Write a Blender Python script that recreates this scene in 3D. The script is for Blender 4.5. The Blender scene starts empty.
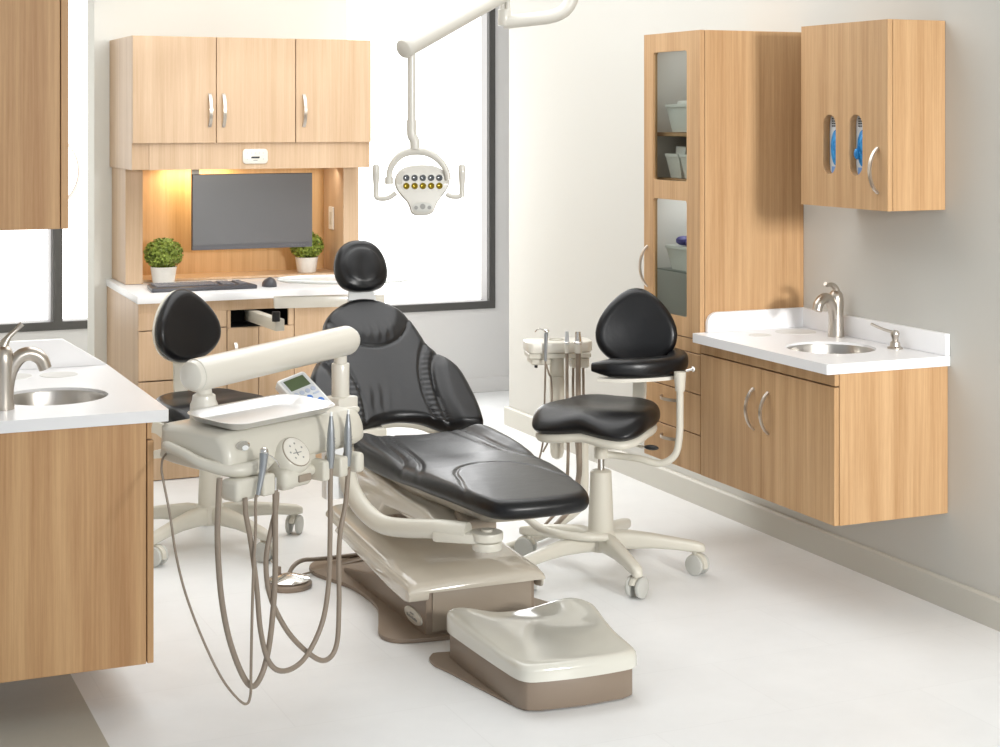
import bpy, bmesh, math, random
from mathutils import Vector, Matrix
random.seed(7)
PI = math.pi
sc = bpy.context.scene
COL = sc.collection

# ------------------------------------------------------------------ camera
F, YAW, Y0, CH = 1658.5, 0.4141, 118.0, 1.75
SN, CS = math.sin(YAW), math.cos(YAW)
cd = bpy.data.cameras.new('camera'); cam = bpy.data.objects.new('camera', cd); COL.objects.link(cam)
cam.location = (0, 0, CH); cam.rotation_euler = (PI/2, 0, -YAW)
cd.sensor_width = 36; cd.lens = F/1000*36; cd.shift_y = -(373.5-Y0)/1000; cd.clip_start = .05
sc.camera = cam

def ray(u, v):
    a = (u-500)/F
    return Vector((SN+a*CS, CS-a*SN, -(v-Y0)/F))
def at_w(u, v, w):
    d = ray(u, v)*w
    return Vector((d.x, d.y, CH+d.z))
def at_Y(u, v, Y): return at_w(u, v, Y/ray(u, v).y)
def at_X(u, v, X): return at_w(u, v, X/ray(u, v).x)
def at_z(u, v, z): return at_w(u, v, (z-CH)/ray(u, v).z)

# ------------------------------------------------------------------ materials
def lin(c): return tuple(((x/255)/12.92 if x/255 <= .04045 else ((x/255+.055)/1.055)**2.4) for x in c)+(1,)
def newmat(name):
    m = bpy.data.materials.new(name); m.use_nodes = True
    return m, m.node_tree.nodes, m.node_tree.links, m.node_tree.nodes['Principled BSDF']
def plain(name, rgb, rough=.4, metal=0, coat=0, spec=.5, noise=0, nscale=40, bump=0, bscale=300):
    m, N, L, b = newmat(name)
    b.inputs['Base Color'].default_value = lin(rgb); b.inputs['Roughness'].default_value = rough
    b.inputs['Metallic'].default_value = metal; b.inputs['Coat Weight'].default_value = coat
    b.inputs['Coat Roughness'].default_value = .08; b.inputs['Specular IOR Level'].default_value = spec
    if noise or bump:
        tc = N.new('ShaderNodeTexCoord')
    if noise:
        n = N.new('ShaderNodeTexNoise'); n.inputs['Scale'].default_value = nscale; n.inputs['Detail'].default_value = 5
        L.new(tc.outputs['Object'], n.inputs['Vector'])
        r = N.new('ShaderNodeValToRGB'); L.new(n.outputs['Fac'], r.inputs['Fac'])
        r.color_ramp.elements[0].position = .3; r.color_ramp.elements[1].position = .7
        r.color_ramp.elements[0].color = lin([max(0, c-noise) for c in rgb]); r.color_ramp.elements[1].color = lin([min(255, c+noise) for c in rgb])
        L.new(r.outputs['Color'], b.inputs['Base Color'])
    if bump:
        n2 = N.new('ShaderNodeTexNoise'); n2.inputs['Scale'].default_value = bscale; n2.inputs['Detail'].default_value = 3
        L.new(tc.outputs['Object'], n2.inputs['Vector'])
        bp = N.new('ShaderNodeBump'); bp.inputs['Strength'].default_value = bump; bp.inputs['Distance'].default_value = .002
        L.new(n2.outputs['Fac'], bp.inputs['Height']); L.new(bp.outputs['Normal'], b.inputs['Normal'])
    return m
def wood(name, light, dark, rough=.42, offs=0):
    m, N, L, b = newmat(name)
    tc = N.new('ShaderNodeTexCoord')
    def streak(sxy, sz, detail, o):
        mp = N.new('ShaderNodeMapping'); mp.inputs['Scale'].default_value = (sxy, sxy, sz); mp.inputs['Location'].default_value = (o, o*1.7, o*.3)
        L.new(tc.outputs['Object'], mp.inputs['Vector'])
        n = N.new('ShaderNodeTexNoise'); n.inputs['Scale'].default_value = 1; n.inputs['Detail'].default_value = detail; n.inputs['Roughness'].default_value = .6
        L.new(mp.outputs['Vector'], n.inputs['Vector']); return n.outputs['Fac']
    a = streak(16, .55, 3, 3.1+offs); f = streak(130, 2.2, 4, 9.7+offs); g = streak(420, 18, 2, 1.3)
    def mix(x, y, wx, wy):
        m1 = N.new('ShaderNodeMath'); m1.operation = 'MULTIPLY'; m1.inputs[1].default_value = wx; L.new(x, m1.inputs[0])
        m2 = N.new('ShaderNodeMath'); m2.operation = 'MULTIPLY_ADD'; m2.inputs[1].default_value = wy; L.new(y, m2.inputs[0]); L.new(m1.outputs[0], m2.inputs[2])
        return m2.outputs[0]
    t = mix(a, f, .55, .33); t2 = mix(t, g, 1, .12)
    r = N.new('ShaderNodeValToRGB'); L.new(t2, r.inputs['Fac'])
    r.color_ramp.elements[0].position = .36; r.color_ramp.elements[1].position = .66
    r.color_ramp.elements[0].color = lin(dark); r.color_ramp.elements[1].color = lin(light)
    L.new(r.outputs['Color'], b.inputs['Base Color'])
    b.inputs['Roughness'].default_value = rough; b.inputs['Specular IOR Level'].default_value = .35
    return m
def emit(name, rgb, s):
    m, N, L, b = newmat(name)
    b.inputs['Base Color'].default_value = lin(rgb); b.inputs['Emission Color'].default_value = lin(rgb); b.inputs['Emission Strength'].default_value = s
    return m
def leather(name):
    m, N, L, b = newmat(name)
    b.inputs['Base Color'].default_value = (.0045, .0045, .0055, 1); b.inputs['Roughness'].default_value = .33; b.inputs['Specular IOR Level'].default_value = .42
    tc = N.new('ShaderNodeTexCoord')
    n = N.new('ShaderNodeTexNoise'); n.inputs['Scale'].default_value = 14; n.inputs['Detail'].default_value = 4; L.new(tc.outputs['Object'], n.inputs['Vector'])
    v = N.new('ShaderNodeTexVoronoi'); v.inputs['Scale'].default_value = 500; L.new(tc.outputs['Object'], v.inputs['Vector'])
    b1 = N.new('ShaderNodeBump'); b1.inputs['Strength'].default_value = .12; b1.inputs['Distance'].default_value = .01; L.new(n.outputs['Fac'], b1.inputs['Height'])
    b2 = N.new('ShaderNodeBump'); b2.inputs['Strength'].default_value = .05; b2.inputs['Distance'].default_value = .001; L.new(v.outputs['Distance'], b2.inputs['Height']); L.new(b1.outputs['Normal'], b2.inputs['Normal'])
    L.new(b2.outputs['Normal'], b.inputs['Normal'])
    return m
def glassmat(name, tint, refl=.12):
    m = bpy.data.materials.new(name); m.use_nodes = True; N, L = m.node_tree.nodes, m.node_tree.links
    N.clear(); out = N.new('ShaderNodeOutputMaterial')
    t = N.new('ShaderNodeBsdfTransparent'); t.inputs['Color'].default_value = lin(tint)
    g = N.new('ShaderNodeBsdfGlossy'); g.inputs['Roughness'].default_value = .03; g.inputs['Color'].default_value = (1, 1, 1, 1)
    fr = N.new('ShaderNodeLayerWeight'); fr.inputs['Blend'].default_value = refl
    mx = N.new('ShaderNodeMixShader'); L.new(fr.outputs['Fresnel'], mx.inputs['Fac']); L.new(t.outputs[0], mx.inputs[1]); L.new(g.outputs[0], mx.inputs[2])
    L.new(mx.outputs[0], out.inputs['Surface'])
    return m

WOOD = wood('maple_laminate', (212, 175, 132), (176, 136, 94))
WOODH = wood('maple_laminate_hutch', (213, 185, 154), (191, 159, 125), offs=5)
WOODB = wood('maple_laminate_back', (222, 184, 132), (198, 154, 100), offs=8)
WOODL = wood('maple_laminate_shade', (212, 172, 126), (178, 134, 91), offs=2)
WHITE = plain('solid_surface_white', (242, 242, 243), .3)
WALLM = plain('wall_paint_greige', (206, 205, 199), .85, bump=.05, bscale=150)
WALLG = plain('wall_paint_grey', (222, 220, 218), .85)
WALLW = plain('wall_paint_cream', (232, 231, 224), .85)
CEIL = plain('ceiling_white', (240, 240, 238), .9)
BASEB = plain('baseboard_paint', (206, 204, 195), .5)
DARK = plain('window_frame_grey', (82, 80, 77), .5)
SILV = plain('window_reveal_grey', (176, 174, 174), .5)
WIN = emit('frosted_window_light', (255, 255, 255), 1.35)
CREAM = plain('cream_enamel', (226, 222, 211), .28, coat=.3)
CHUTE = plain('waste_lid', (226, 225, 221), .4)
CREAML = plain('lamp_enamel', (204, 201, 192), .3, coat=.25)
CREAM2 = plain('cream_plastic', (214, 210, 197), .34, coat=.15)
BEIGE = plain('gloss_beige_cover', (203, 195, 180), .12, coat=.6)
BOXTOP = plain('gloss_pale_cover', (216, 214, 203), .1, coat=.7)
BROWN = plain('taupe_plastic', (140, 124, 108), .42, bump=.05)
BROWN2 = plain('taupe_panel', (156, 143, 127), .38)
HOSE = plain('taupe_hose', (146, 133, 119), .38)
BLACK = leather('black_vinyl')
BLKP = plain('black_plastic', (22, 22, 23), .4)
GREYP = plain('dark_grey_plastic', (80, 80, 85), .36)
KEYM = plain('key_grey', (126, 126, 132), .5)
STEEL = plain('brushed_nickel', (196, 188, 178), .3, metal=1)
CHROME = plain('chrome', (222, 220, 217), .12, metal=1)
STAIN = plain('stainless_tray', (234, 234, 235), .36, metal=1)
SINKM = plain('sink_steel', (190, 186, 180), .28, metal=1)
GREYM = plain('handpiece_grey', (158, 162, 166), .35, metal=.6)
LCD = plain('lcd_green', (92, 108, 78), .2)
KPAD = plain('keypad_face', (214, 218, 222), .35)
KPADW = plain('keypad_white', (238, 240, 240), .3)
BLUE = plain('button_blue', (60, 120, 205), .4)
PALEB = plain('button_pale', (182, 192, 212), .4)
GLOVE = plain('nitrile_blue', (28, 138, 205), .45, noise=26, nscale=45, bump=.4, bscale=40)
PURPLE = plain('nitrile_purple', (84, 78, 140), .5, noise=20, nscale=50)
CARD = plain('glove_box_card', (212, 216, 220), .6)
CARDB = plain('glove_box_blue', (120, 160, 215), .6)
BIN = plain('bin_plastic', (226, 226, 222), .45)
PAPER = plain('folded_paper', (232, 230, 226), .8)
INSIDE = plain('cabinet_interior', (228, 226, 222), .6)
INSW = wood('cabinet_interior_wood', (196, 160, 124), (176, 138, 100))
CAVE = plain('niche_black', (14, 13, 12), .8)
GAP = plain('shadow_gap', (70, 50, 34), .9)
POT = plain('pot_white', (236, 232, 224), .6, noise=4, nscale=30)
LEAF = plain('boxwood_leaf', (122, 140, 34), .5, noise=50, nscale=30)
SCREEN = plain('monitor_screen', (98, 98, 100), .25, spec=.6)
GLASS = glassmat('clear_glass', (235, 238, 236), .05)
MILK = plain('frosted_glass_top', (240, 244, 243), .15)
LENSW = plain('led_lens_grey', (112, 114, 116), .15, metal=.8)
LENSY = plain('led_lens_amber', (140, 118, 22), .15, metal=.6)
MARK = plain('print_grey', (150, 150, 146), .6)
MARKD = plain('print_dark', (46, 46, 50), .5)
PADGR = plain('membrane_grey', (198, 198, 192), .5)
RED = plain('marker_red', (190, 40, 40), .5)

def floor_mat(name, rgb, dark):
    m, N, L, b = newmat(name)
    tc = N.new('ShaderNodeTexCoord')
    n = N.new('ShaderNodeTexNoise'); n.inputs['Scale'].default_value = 2.2; n.inputs['Detail'].default_value = 8; n.inputs['Roughness'].default_value = .65
    L.new(tc.outputs['Object'], n.inputs['Vector'])
    r = N.new('ShaderNodeValToRGB'); L.new(n.outputs['Fac'], r.inputs['Fac'])
    r.color_ramp.elements[0].position = .3; r.color_ramp.elements[1].position = .7
    r.color_ramp.elements[0].color = lin(dark); r.color_ramp.elements[1].color = lin(rgb)
    br = N.new('ShaderNodeTexBrick'); L.new(tc.outputs['Object'], br.inputs['Vector'])
    br.offset = .5; br.inputs['Scale'].default_value = 1; br.inputs['Mortar Size'].default_value = .0022
    br.inputs['Brick Width'].default_value = .92; br.inputs['Row Height'].default_value = .46
    br.inputs['Color1'].default_value = (1, 1, 1, 1); br.inputs['Color2'].default_value = (.985, .985, .985, 1); br.inputs['Mortar'].default_value = (.95, .95, .95, 1)
    mx = N.new('ShaderNodeMix'); mx.data_type = 'RGBA'; mx.blend_type = 'MULTIPLY'; mx.inputs[0].default_value = 1
    L.new(r.outputs['Color'], mx.inputs[6]); L.new(br.outputs['Color'], mx.inputs[7]); L.new(mx.outputs[2], b.inputs['Base Color'])
    b.inputs['Roughness'].default_value = .38; b.inputs['Specular IOR Level'].default_value = .3
    return m
FLOORM = floor_mat('floor_vinyl_white', (244, 245, 245), (236, 237, 237))
FLOORSHADE = floor_mat('floor_vinyl_shaded', (192, 189, 178), (182, 178, 166))  # darker copy of the floor vinyl, shade put into its colour

# ------------------------------------------------------------------ mesh builder
def catmull(pts, res):
    P = [Vector(p) for p in pts]
    if len(P) < 3: return P
    Q = [P[0]*2-P[1]]+P+[P[-1]*2-P[-2]]; out = []
    for i in range(1, len(Q)-2):
        for k in range(res):
            t = k/res; a, b, c, d = Q[i-1:i+3]
            out.append(.5*((2*b)+(c-a)*t+(2*a-5*b+4*c-d)*t*t+(3*b-a-3*c+d)*t**3))
    out.append(P[-1]); return out
class MB:
    def __init__(s): s.V = []; s.Fc = []; s.M = []; s.mi = 0
    def add(s, V, Fs, M=None):
        o = len(s.V)
        s.V += [(M @ Vector(v)) if M is not None else Vector(v) for v in V]
        s.Fc += [tuple(i+o for i in f) for f in Fs]; s.M += [s.mi]*len(Fs); return s
    def frombm(s, bm, M=None):
        bm.verts.ensure_lookup_table(); bm.verts.index_update()
        s.add([v.co.copy() for v in bm.verts], [[v.index for v in f.verts] for f in bm.faces], M); bm.free(); return s
    def bevelled(s, V, Fs, bev, seg=2, M=None, ang=.5):
        bm = bmesh.new(); vs = [bm.verts.new(v) for v in V]
        for f in Fs: bm.faces.new([vs[i] for i in f])
        bm.normal_update()
        if bev:
            ed = [e for e in bm.edges if len(e.link_faces) == 2 and e.calc_face_angle(0) > ang]
            bmesh.ops.bevel(bm, geom=ed, offset=bev, segments=seg, profile=.5, affect='EDGES', clamp_overlap=True)
        return s.frombm(bm, M)
    def box(s, x0, y0, z0, x1, y1, z1, bev=.0015, seg=1, M=None):
        x0, x1 = sorted((x0, x1)); y0, y1 = sorted((y0, y1)); z0, z1 = sorted((z0, z1))
        V = [(x0,y0,z0),(x1,y0,z0),(x1,y1,z0),(x0,y1,z0),(x0,y0,z1),(x1,y0,z1),(x1,y1,z1),(x0,y1,z1)]
        Fs = [(0,3,2,1),(4,5,6,7),(0,1,5,4),(1,2,6,5),(2,3,7,6),(3,0,4,7)]
        return s.bevelled(V, Fs, bev, seg, M)
    def prism(s, poly, a0, a1, plane='xy', bev=0, seg=2, M=None, ang=.5):
        area = sum(poly[i][0]*poly[(i+1) % len(poly)][1]-poly[(i+1) % len(poly)][0]*poly[i][1] for i in range(len(poly)))
        if area < 0: poly = poly[::-1]
        mp = {'xy': lambda p, a: (p[0], p[1], a), 'xz': lambda p, a: (p[0], a, p[1]), 'yz': lambda p, a: (a, p[0], p[1])}[plane]
        n = len(poly); V = [mp(p, a0) for p in poly]+[mp(p, a1) for p in poly]
        Fs = [tuple(range(n))[::-1], tuple(range(n, 2*n))]+[(i, (i+1) % n, n+(i+1) % n, n+i) for i in range(n)]
        if (plane == 'xz') != (a1 < a0): Fs = [f[::-1] for f in Fs]
        return s.bevelled(V, Fs, bev, seg, M, ang)
    def plate(s, outer, holes, a0, a1, plane='xy', M=None):
        mp = {'xy': lambda p, a: (p[0], p[1], a), 'xz': lambda p, a: (p[0], a, p[1]), 'yz': lambda p, a: (a, p[0], p[1])}[plane]
        for a in (a0, a1):
            bm = bmesh.new()
            for lp in [outer]+holes:
                vs = [bm.verts.new(mp(p, a)) for p in lp]
                for i in range(len(vs)): bm.edges.new((vs[i], vs[(i+1) % len(vs)]))
            bmesh.ops.triangle_fill(bm, use_beauty=True, edges=bm.edges[:])
            s.frombm(bm, M)
        for lp in [outer]+holes:
            n = len(lp); s.add([mp(p, a0) for p in lp]+[mp(p, a1) for p in lp], [(i, (i+1) % n, n+(i+1) % n, n+i) for i in range(n)], M)
        return s
    def loft(s, rings, cap=True, closed=True, M=None):
        n = len(rings[0]); V = [p for r in rings for p in r]; Fs = []
        for k in range(len(rings)-1):
            for i in range(n if closed else n-1):
                j = (i+1) % n; Fs.append((k*n+i, k*n+j, (k+1)*n+j, (k+1)*n+i))
        if cap: Fs += [tuple(range(n))[::-1], tuple((len(rings)-1)*n+i for i in range(n))]
        return s.add(V, Fs, M)
    def lathe(s, c, prof, n=28, M=None, cap=True):
        c = Vector(c); rings = [[c+Vector((r*math.cos(2*PI*i/n), r*math.sin(2*PI*i/n), z)) for i in range(n)] for r, z in prof]
        return s.loft(rings, cap, M=M)
    def cyl(s, p0, p1, r0, r1=None, n=20, bev=0, M=None):
        r1 = r0 if r1 is None else r1; p0, p1 = Vector(p0), Vector(p1); d = p1-p0; Lh = d.length
        R = d.to_track_quat('Z', 'Y').to_matrix().to_4x4(); T = Matrix.Translation(p0) @ R
        prof = [(r0, 0), (r1, Lh)] if not bev else [(r0-bev, 0), (r0-bev*.3, bev*.3), (r0, bev), (r1, Lh-bev), (r1-bev*.3, Lh-bev*.3), (r1-bev, Lh)]
        return s.lathe((0, 0, 0), prof, n, (M @ T) if M is not None else T)
    def tube(s, pts, r, n=10, res=8, smooth=True, M=None, sec=None, cap=True):
        P = catmull(pts, res) if smooth else [Vector(p) for p in pts]
        m = len(P); rr = r if isinstance(r, (list, tuple)) else [r]*2
        t = (P[1]-P[0]).normalized(); up = Vector((0, 0, 1)) if abs(t.z) < .9 else Vector((1, 0, 0))
        nrm = (up-t*up.dot(t)).normalized(); rings = []
        for i in range(m):
            t2 = (P[min(i+1, m-1)]-P[max(i-1, 0)]).normalized()
            nrm = (nrm-t2*nrm.dot(t2)).normalized(); b = t2.cross(nrm)
            x = i/(m-1)*(len(rr)-1); k = min(int(x), len(rr)-2); R = rr[k]*(1-(x-k))+rr[k+1]*(x-k)
            if sec: rings.append([P[i]+nrm*(q[1]*R)+b*(q[0]*R) for q in sec])
            else: rings.append([P[i]+(nrm*math.cos(2*PI*j/n)+b*math.sin(2*PI*j/n))*R for j in range(n)])
        return s.loft(rings, cap, M=M)
    def ell(s, c, r, n=20, m=12, M=None):
        c = Vector(c); r = (r, r, r) if isinstance(r, (int, float)) else r
        rings = [[c+Vector((r[0]*math.sin(PI*k/m)*math.cos(2*PI*i/n), r[1]*math.sin(PI*k/m)*math.sin(2*PI*i/n), -r[2]*math.cos(PI*k/m))) for i in range(n)] for k in range(m+1)]
        rings[0] = [p+(c-p)*0 for p in rings[0]]
        bm = bmesh.new(); t = MB().loft(rings, False)
        vs = [bm.verts.new(v) for v in t.V]
        for f in t.Fc: bm.faces.new([vs[i] for i in f])
        bmesh.ops.remove_doubles(bm, verts=bm.verts[:], dist=1e-6)
        return s.frombm(bm, M)
    def build(s, name, mats, parent=None, off=(0, 0, 0), ang=35, recalc=True):
        me = bpy.data.meshes.new(name); o = Vector(off)
        me.from_pydata([tuple(v-o) for v in s.V], [], s.Fc)
        mats = mats if isinstance(mats, (list, tuple)) else [mats]
        for m in mats: me.materials.append(m)
        me.polygons.foreach_set('material_index', s.M)
        if recalc:
            bm = bmesh.new(); bm.from_mesh(me); bmesh.ops.recalc_face_normals(bm, faces=bm.faces[:]); bm.to_mesh(me); bm.free()
        me.polygons.foreach_set('use_smooth', [True]*len(me.polygons)); me.set_sharp_from_angle(angle=math.radians(ang)); me.update()
        ob = bpy.data.objects.new(name, me); COL.objects.link(ob)
        if parent is not None: ob.parent = parent
        else: ob.location = o
        return ob
def rrect(w, h, r, n=6, cx=0, cy=0):
    out = []
    for sx, sy, a0 in ((1, 1, 0), (-1, 1, 90), (-1, -1, 180), (1, -1, 270)):
        for k in range(n+1):
            a = math.radians(a0+90*k/n); out.append((cx+sx*(w/2-r)+r*math.cos(a), cy+sy*(h/2-r)+r*math.sin(a)))
    return out
def circ(cx, cy, r, n=40, ry=None): return [(cx+r*math.cos(2*PI*i/n), cy+(ry or r)*math.sin(2*PI*i/n)) for i in range(n)]
def tag(o, label=None, cat=None, group=None, kind=None):
    if label: o['label'] = label
    if cat: o['category'] = cat
    if group: o['group'] = group
    if kind: o['kind'] = kind
    return o
def thing(name, label, cat, loc=(0, 0, 0), rz=0, group=None):
    o = bpy.data.objects.new(name, None); COL.objects.link(o); o.location = loc; o.rotation_euler = (0, 0, rz); o.empty_display_size = .1
    tag(o, label, cat, group); return o
def copy_tree(o, parent=None):
    c = o.copy(); COL.objects.link(c)
    if parent is not None: c.parent = parent
    for ch in list(o.children): copy_tree(ch, c)
    return c
def struct(name, mb, mat, parent=None, off=(0, 0, 0)):
    o = mb.build(name, mat, parent, off)
    if parent is None: o['kind'] = 'structure'
    return o
def sstep(x): x = max(0., min(1., x)); return x*x*(3-2*x)
def interp(x, tab):
    if x <= tab[0][0]: return tab[0][1]
    for (a, p), (b, q) in zip(tab, tab[1:]):
        if x <= b: return p+(q-p)*(x-a)/(b-a)
    return tab[-1][1]
def resample(poly, n):
    P = [Vector((p[0], p[1], 0)) for p in poly]; P.append(P[0]); L = [0]
    for a, b in zip(P, P[1:]): L.append(L[-1]+(b-a).length)
    out = []; k = 0
    for i in range(n):
        t = L[-1]*i/n
        while L[k+1] < t: k += 1
        q = P[k].lerp(P[k+1], (t-L[k])/max(1e-9, L[k+1]-L[k])); out.append((q.x, q.y))
    return out
def smooth_closed(poly, res=8):
    n = len(poly); P = [Vector((p[0], p[1], 0)) for p in poly]; out = []
    for i in range(n):
        a, b, c, d = P[i-1], P[i], P[(i+1) % n], P[(i+2) % n]
        for k in range(res):
            t = k/res; q = .5*((2*b)+(c-a)*t+(2*a-5*b+4*c-d)*t*t+(3*b-a-3*c+d)*t**3); out.append((q.x, q.y))
    return out
def cushion(outline, thick, edge, fmap, top=lambda x, y: 0., dome=.01, n=120, rings=26, center=None, rim=6, bulge=.5):
    """upholstered pad: closed outline, rounded edge, top relief top(x,y), mapped to space by fmap(x,y,h)"""
    O = resample(outline, n)
    cx, cy = center or (sum(p[0] for p in O)/n, sum(p[1] for p in O)/n)
    def inset(p, d):
        vx, vy = cx-p[0], cy-p[1]; l = math.hypot(vx, vy); d = min(d, l*.9); return (p[0]+vx/l*d, p[1]+vy/l*d)
    R = []
    for s_ in (.02, .5, .85): R.append([fmap(*((lambda q: (cx+(q[0]-cx)*s_, cy+(q[1]-cy)*s_))(inset(p, edge))), 0.) for p in O])
    for k in range(rim*2+1):
        a = -PI/2+PI*k/(rim*2); ins = edge*(1-math.cos(a)); h0 = .5+.5*math.sin(a)
        ring = []
        for p in O:
            q = inset(p, ins); ring.append(fmap(q[0], q[1], thick*h0+top(*q)*sstep(h0)))
        R.append(ring)
    for k in range(1, rings+1):
        s_ = 1-k/rings*.985; ring = []
        for p in O:
            q = inset(p, edge); q = (cx+(q[0]-cx)*s_, cy+(q[1]-cy)*s_)
            ring.append(fmap(q[0], q[1], thick+top(*q)+dome*(1-s_**2.2)))
        R.append(ring)
    return MB().loft(R, True)
def segdist(x, y, line):
    b = 9
    for (x0, y0), (x1, y1) in zip(line, line[1:]):
        dx, dy = x1-x0, y1-y0; l2 = dx*dx+dy*dy; t = max(0, min(1, ((x-x0)*dx+(y-y0)*dy)/l2))
        b = min(b, math.hypot(x-x0-t*dx, y-y0-t*dy))
    return b
def dense(line, res=6): return [(p.x, p.y) for p in catmull([(a, b, 0) for a, b in line], res)]
def bow_handle(p0, p1, out, name='handle', parent=None, off=(0, 0, 0), w=.006, t=.0035, depth=.032):
    """arched strap pull between p0 and p1, bulging along out"""
    p0, p1, out = Vector(p0), Vector(p1), Vector(out).normalized(); pts = []
    for k in range(13):
        s_ = k/12; pts.append(p0.lerp(p1, s_)+out*(depth*(1-(2*s_-1)**2)**.8))
    sec = [(-w, -t), (w, -t), (w, t), (-w, t)]
    ax = (p1-p0).normalized(); side = ax.cross(out)
    rings = []
    for i, p in enumerate(pts):
        tt = (pts[min(i+1, 12)]-pts[max(i-1, 0)]).normalized(); nn = side.cross(tt).normalized()
        rings.append([p+side*a+nn*b for a, b in sec])
    mb = MB().loft(rings); return mb.build(name, STEEL, parent, off)

# ------------------------------------------------------------------ room
XW, YB = 3.85, 9.745
struct('floor', MB().add([(-3, -2.5, 0), (5.6, -2.5, 0), (5.6, YB+.1, 0), (-3, YB+.1, 0)], [(0, 1, 2, 3)]), FLOORM)
struct('floor_shade_strip', MB().box(-.4, 2.2, 0, .862, 9.6, .0012, 0), FLOORSHADE)  # thin slab that paints the straight-edged floor shadow at left
struct('ceiling', MB().box(-.4, -1.5, 2.9, 5.6, YB+.15, 3.0, 0), CEIL)
struct('wall_right', MB().box(XW, -1.5, 0, XW+.12, 8.63, 2.9, 0), WALLM)
struct('baseboard_right', MB().prism([(XW, 0), (XW-.018, 0), (XW-.018, .098), (XW-.01, .106), (XW, .106)], -1.5, 8.66, 'xz').prism([(8.63, 0), (8.66, 0), (8.66, .098), (8.63, .106)], XW, XW+.12, 'yz'), BASEB)
struct('wall_recess', MB().box(5.5, 8.69, 0, 5.6, YB, 2.9, 0), WALLG)
wb = MB()
# back wall with two openings
wins = [(.45, 2.05), (2.25, 4.245)]; WZ0, WZ1 = .533, 2.7
wb.plate([(.4, 0), (5.6, 0), (5.6, 2.9), (.4, 2.9)], [[(a, WZ0), (b, WZ0), (b, WZ1), (a, WZ1)] for a, b in wins], YB, YB+.15, 'xz')
struct('wall_back', wb, WALLG)
struct('baseboard_back', MB().box(.4, YB-.014, 0, 5.5, YB, .094, .003), WALLG)
struct('wall_left', MB().box(.45, 4.905, 0, .53, YB, 2.9, 0), WALLM)
struct('wall_partition', MB().box(1.566, 8.90, 0, 2.972, 9.107, 2.9, 0), WALLW)
for i, (a, b) in enumerate(wins):
    w_ = bpy.data.objects.new('window_%d' % (i+1), None); COL.objects.link(w_); w_['kind'] = 'structure'; w_.location = (a, YB, WZ0)
    off = w_.location
    fr = MB(); t = .047
    fr.box(a, YB-.012, WZ0, b, YB+.02, WZ0+t, 0).box(a, YB-.012, WZ1-t, b, YB+.02, WZ1, 0).box(a, YB-.012, WZ0+t, a+t, YB+.02, WZ1-t, 0).box(b-.042, YB-.012, WZ0+t, b, YB+.02, WZ1-t, 0)
    if i == 0: fr.box(1.485, YB-.012, WZ0+t, 1.533, YB+.02, WZ1-t, 0)
    fr.build('window_frame', DARK, w_, off)
    rv = MB(); d = .12
    rv.box(b-.044, YB+.02, WZ0+t, b-.04, YB+d, WZ1-t, 0).box(a, YB+.02, WZ0+t-.004, b, YB+d, WZ0+t, 0)
    if i == 0: rv.box(1.471, YB+.02, WZ0+t, 1.53, YB+d, WZ1-t, 0)
    rv.build('window_reveal', SILV, w_, off)
    MB().box(a, YB+d, WZ0, b, YB+d+.01, WZ1, 0).build('window_pane', WIN, w_, off)

# ------------------------------------------------------------------ right wall cabinets
XF, XCF, YN, YT, YTF = 3.363, 3.325, 4.78, 5.684, 6.146
ZB, ZT = .338, 2.099
def cab(mb, x0, y0, z0, x1, y1, z1, t=.018): # open-fronted carcass towards -x : sides, top, bottom, back
    mb.box(x0, y0, z0, x1, y0+t, z1).box(x0, y1-t, z0, x1, y1, z1).box(x0, y0+t, z0, x1, y1-t, z0+t).box(x0, y0+t, z1-t, x1, y1-t, z1).box(x1-.008, y0+t, z0+t, x1, y1-t, z1-t)
    return mb
# tall cabinet
tc = thing('tall_cabinet', 'tall maple storage cabinet with two-pane glass door and drawers, beside right counter', 'cabinet', (XF, (YT+YTF)/2, ZB)); O = tc.location
XB = XW-.001
cab(MB(), XF+.022, YT, ZB, XB, YTF, ZT).build('carcass', WOOD, tc, O)
# pale lining of the display space
ln = MB(); xi0, xi1, yi0, yi1, zi0, zi1 = XF+.03, XB-.012, YT+.019, YTF-.019, .90, ZT-.02
ln.box(xi1, yi0, zi0, xi1+.003, yi1, zi1, 0); ln.box(xi0, yi0, zi0, xi1, yi0+.002, zi1, 0); ln.box(xi0, yi1-.002, zi0, xi1, yi1, zi1, 0)
ln.build('lining', INSIDE, tc, O)
sh = [.905, 1.12, 1.50, 1.69]
for z in sh: MB().box(XF+.05 if z > .91 else XF+.024, YT+.0215, z-(.006 if 1 < z < 1.2 else .016), XB-.014, YTF-.0215, z).build('shelf', INSW if z > 1.4 else (GLASS if z > 1 else INSIDE), tc, O)
dz0, dz1 = .872, ZT
op = []
oy0, oy1 = 5.79, 6.066
for a, b in ((1.494, 2.022), (.948, 1.417)): op.append(rrect(oy1-oy0, b-a, .012, 4, (oy0+oy1)/2, (a+b)/2))
dr = MB().plate([(YT+.002, dz0), (YTF-.001, dz0), (YTF-.001, dz1), (YT+.002, dz1)], op, XF, XF+.02, 'yz').build('door', WOOD, tc, O)
gl = MB()
for a, b in ((1.494, 2.022), (.948, 1.417)): gl.box(XF+.010, oy0+.0005, a+.0005, XF+.014, oy1-.0005, b-.0005, 0)
gl.build('glass_pane', GLASS, dr, O)
bow_handle((XF, 6.115, 1.215), (XF, 6.115, 1.045), (-1, 0, 0), parent=dr, off=O, depth=.036)
MB().box(XF+.001, YT+.002, .815, XF+.02, YTF-.001, .868).build('rail', WOOD, tc, O)
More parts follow.
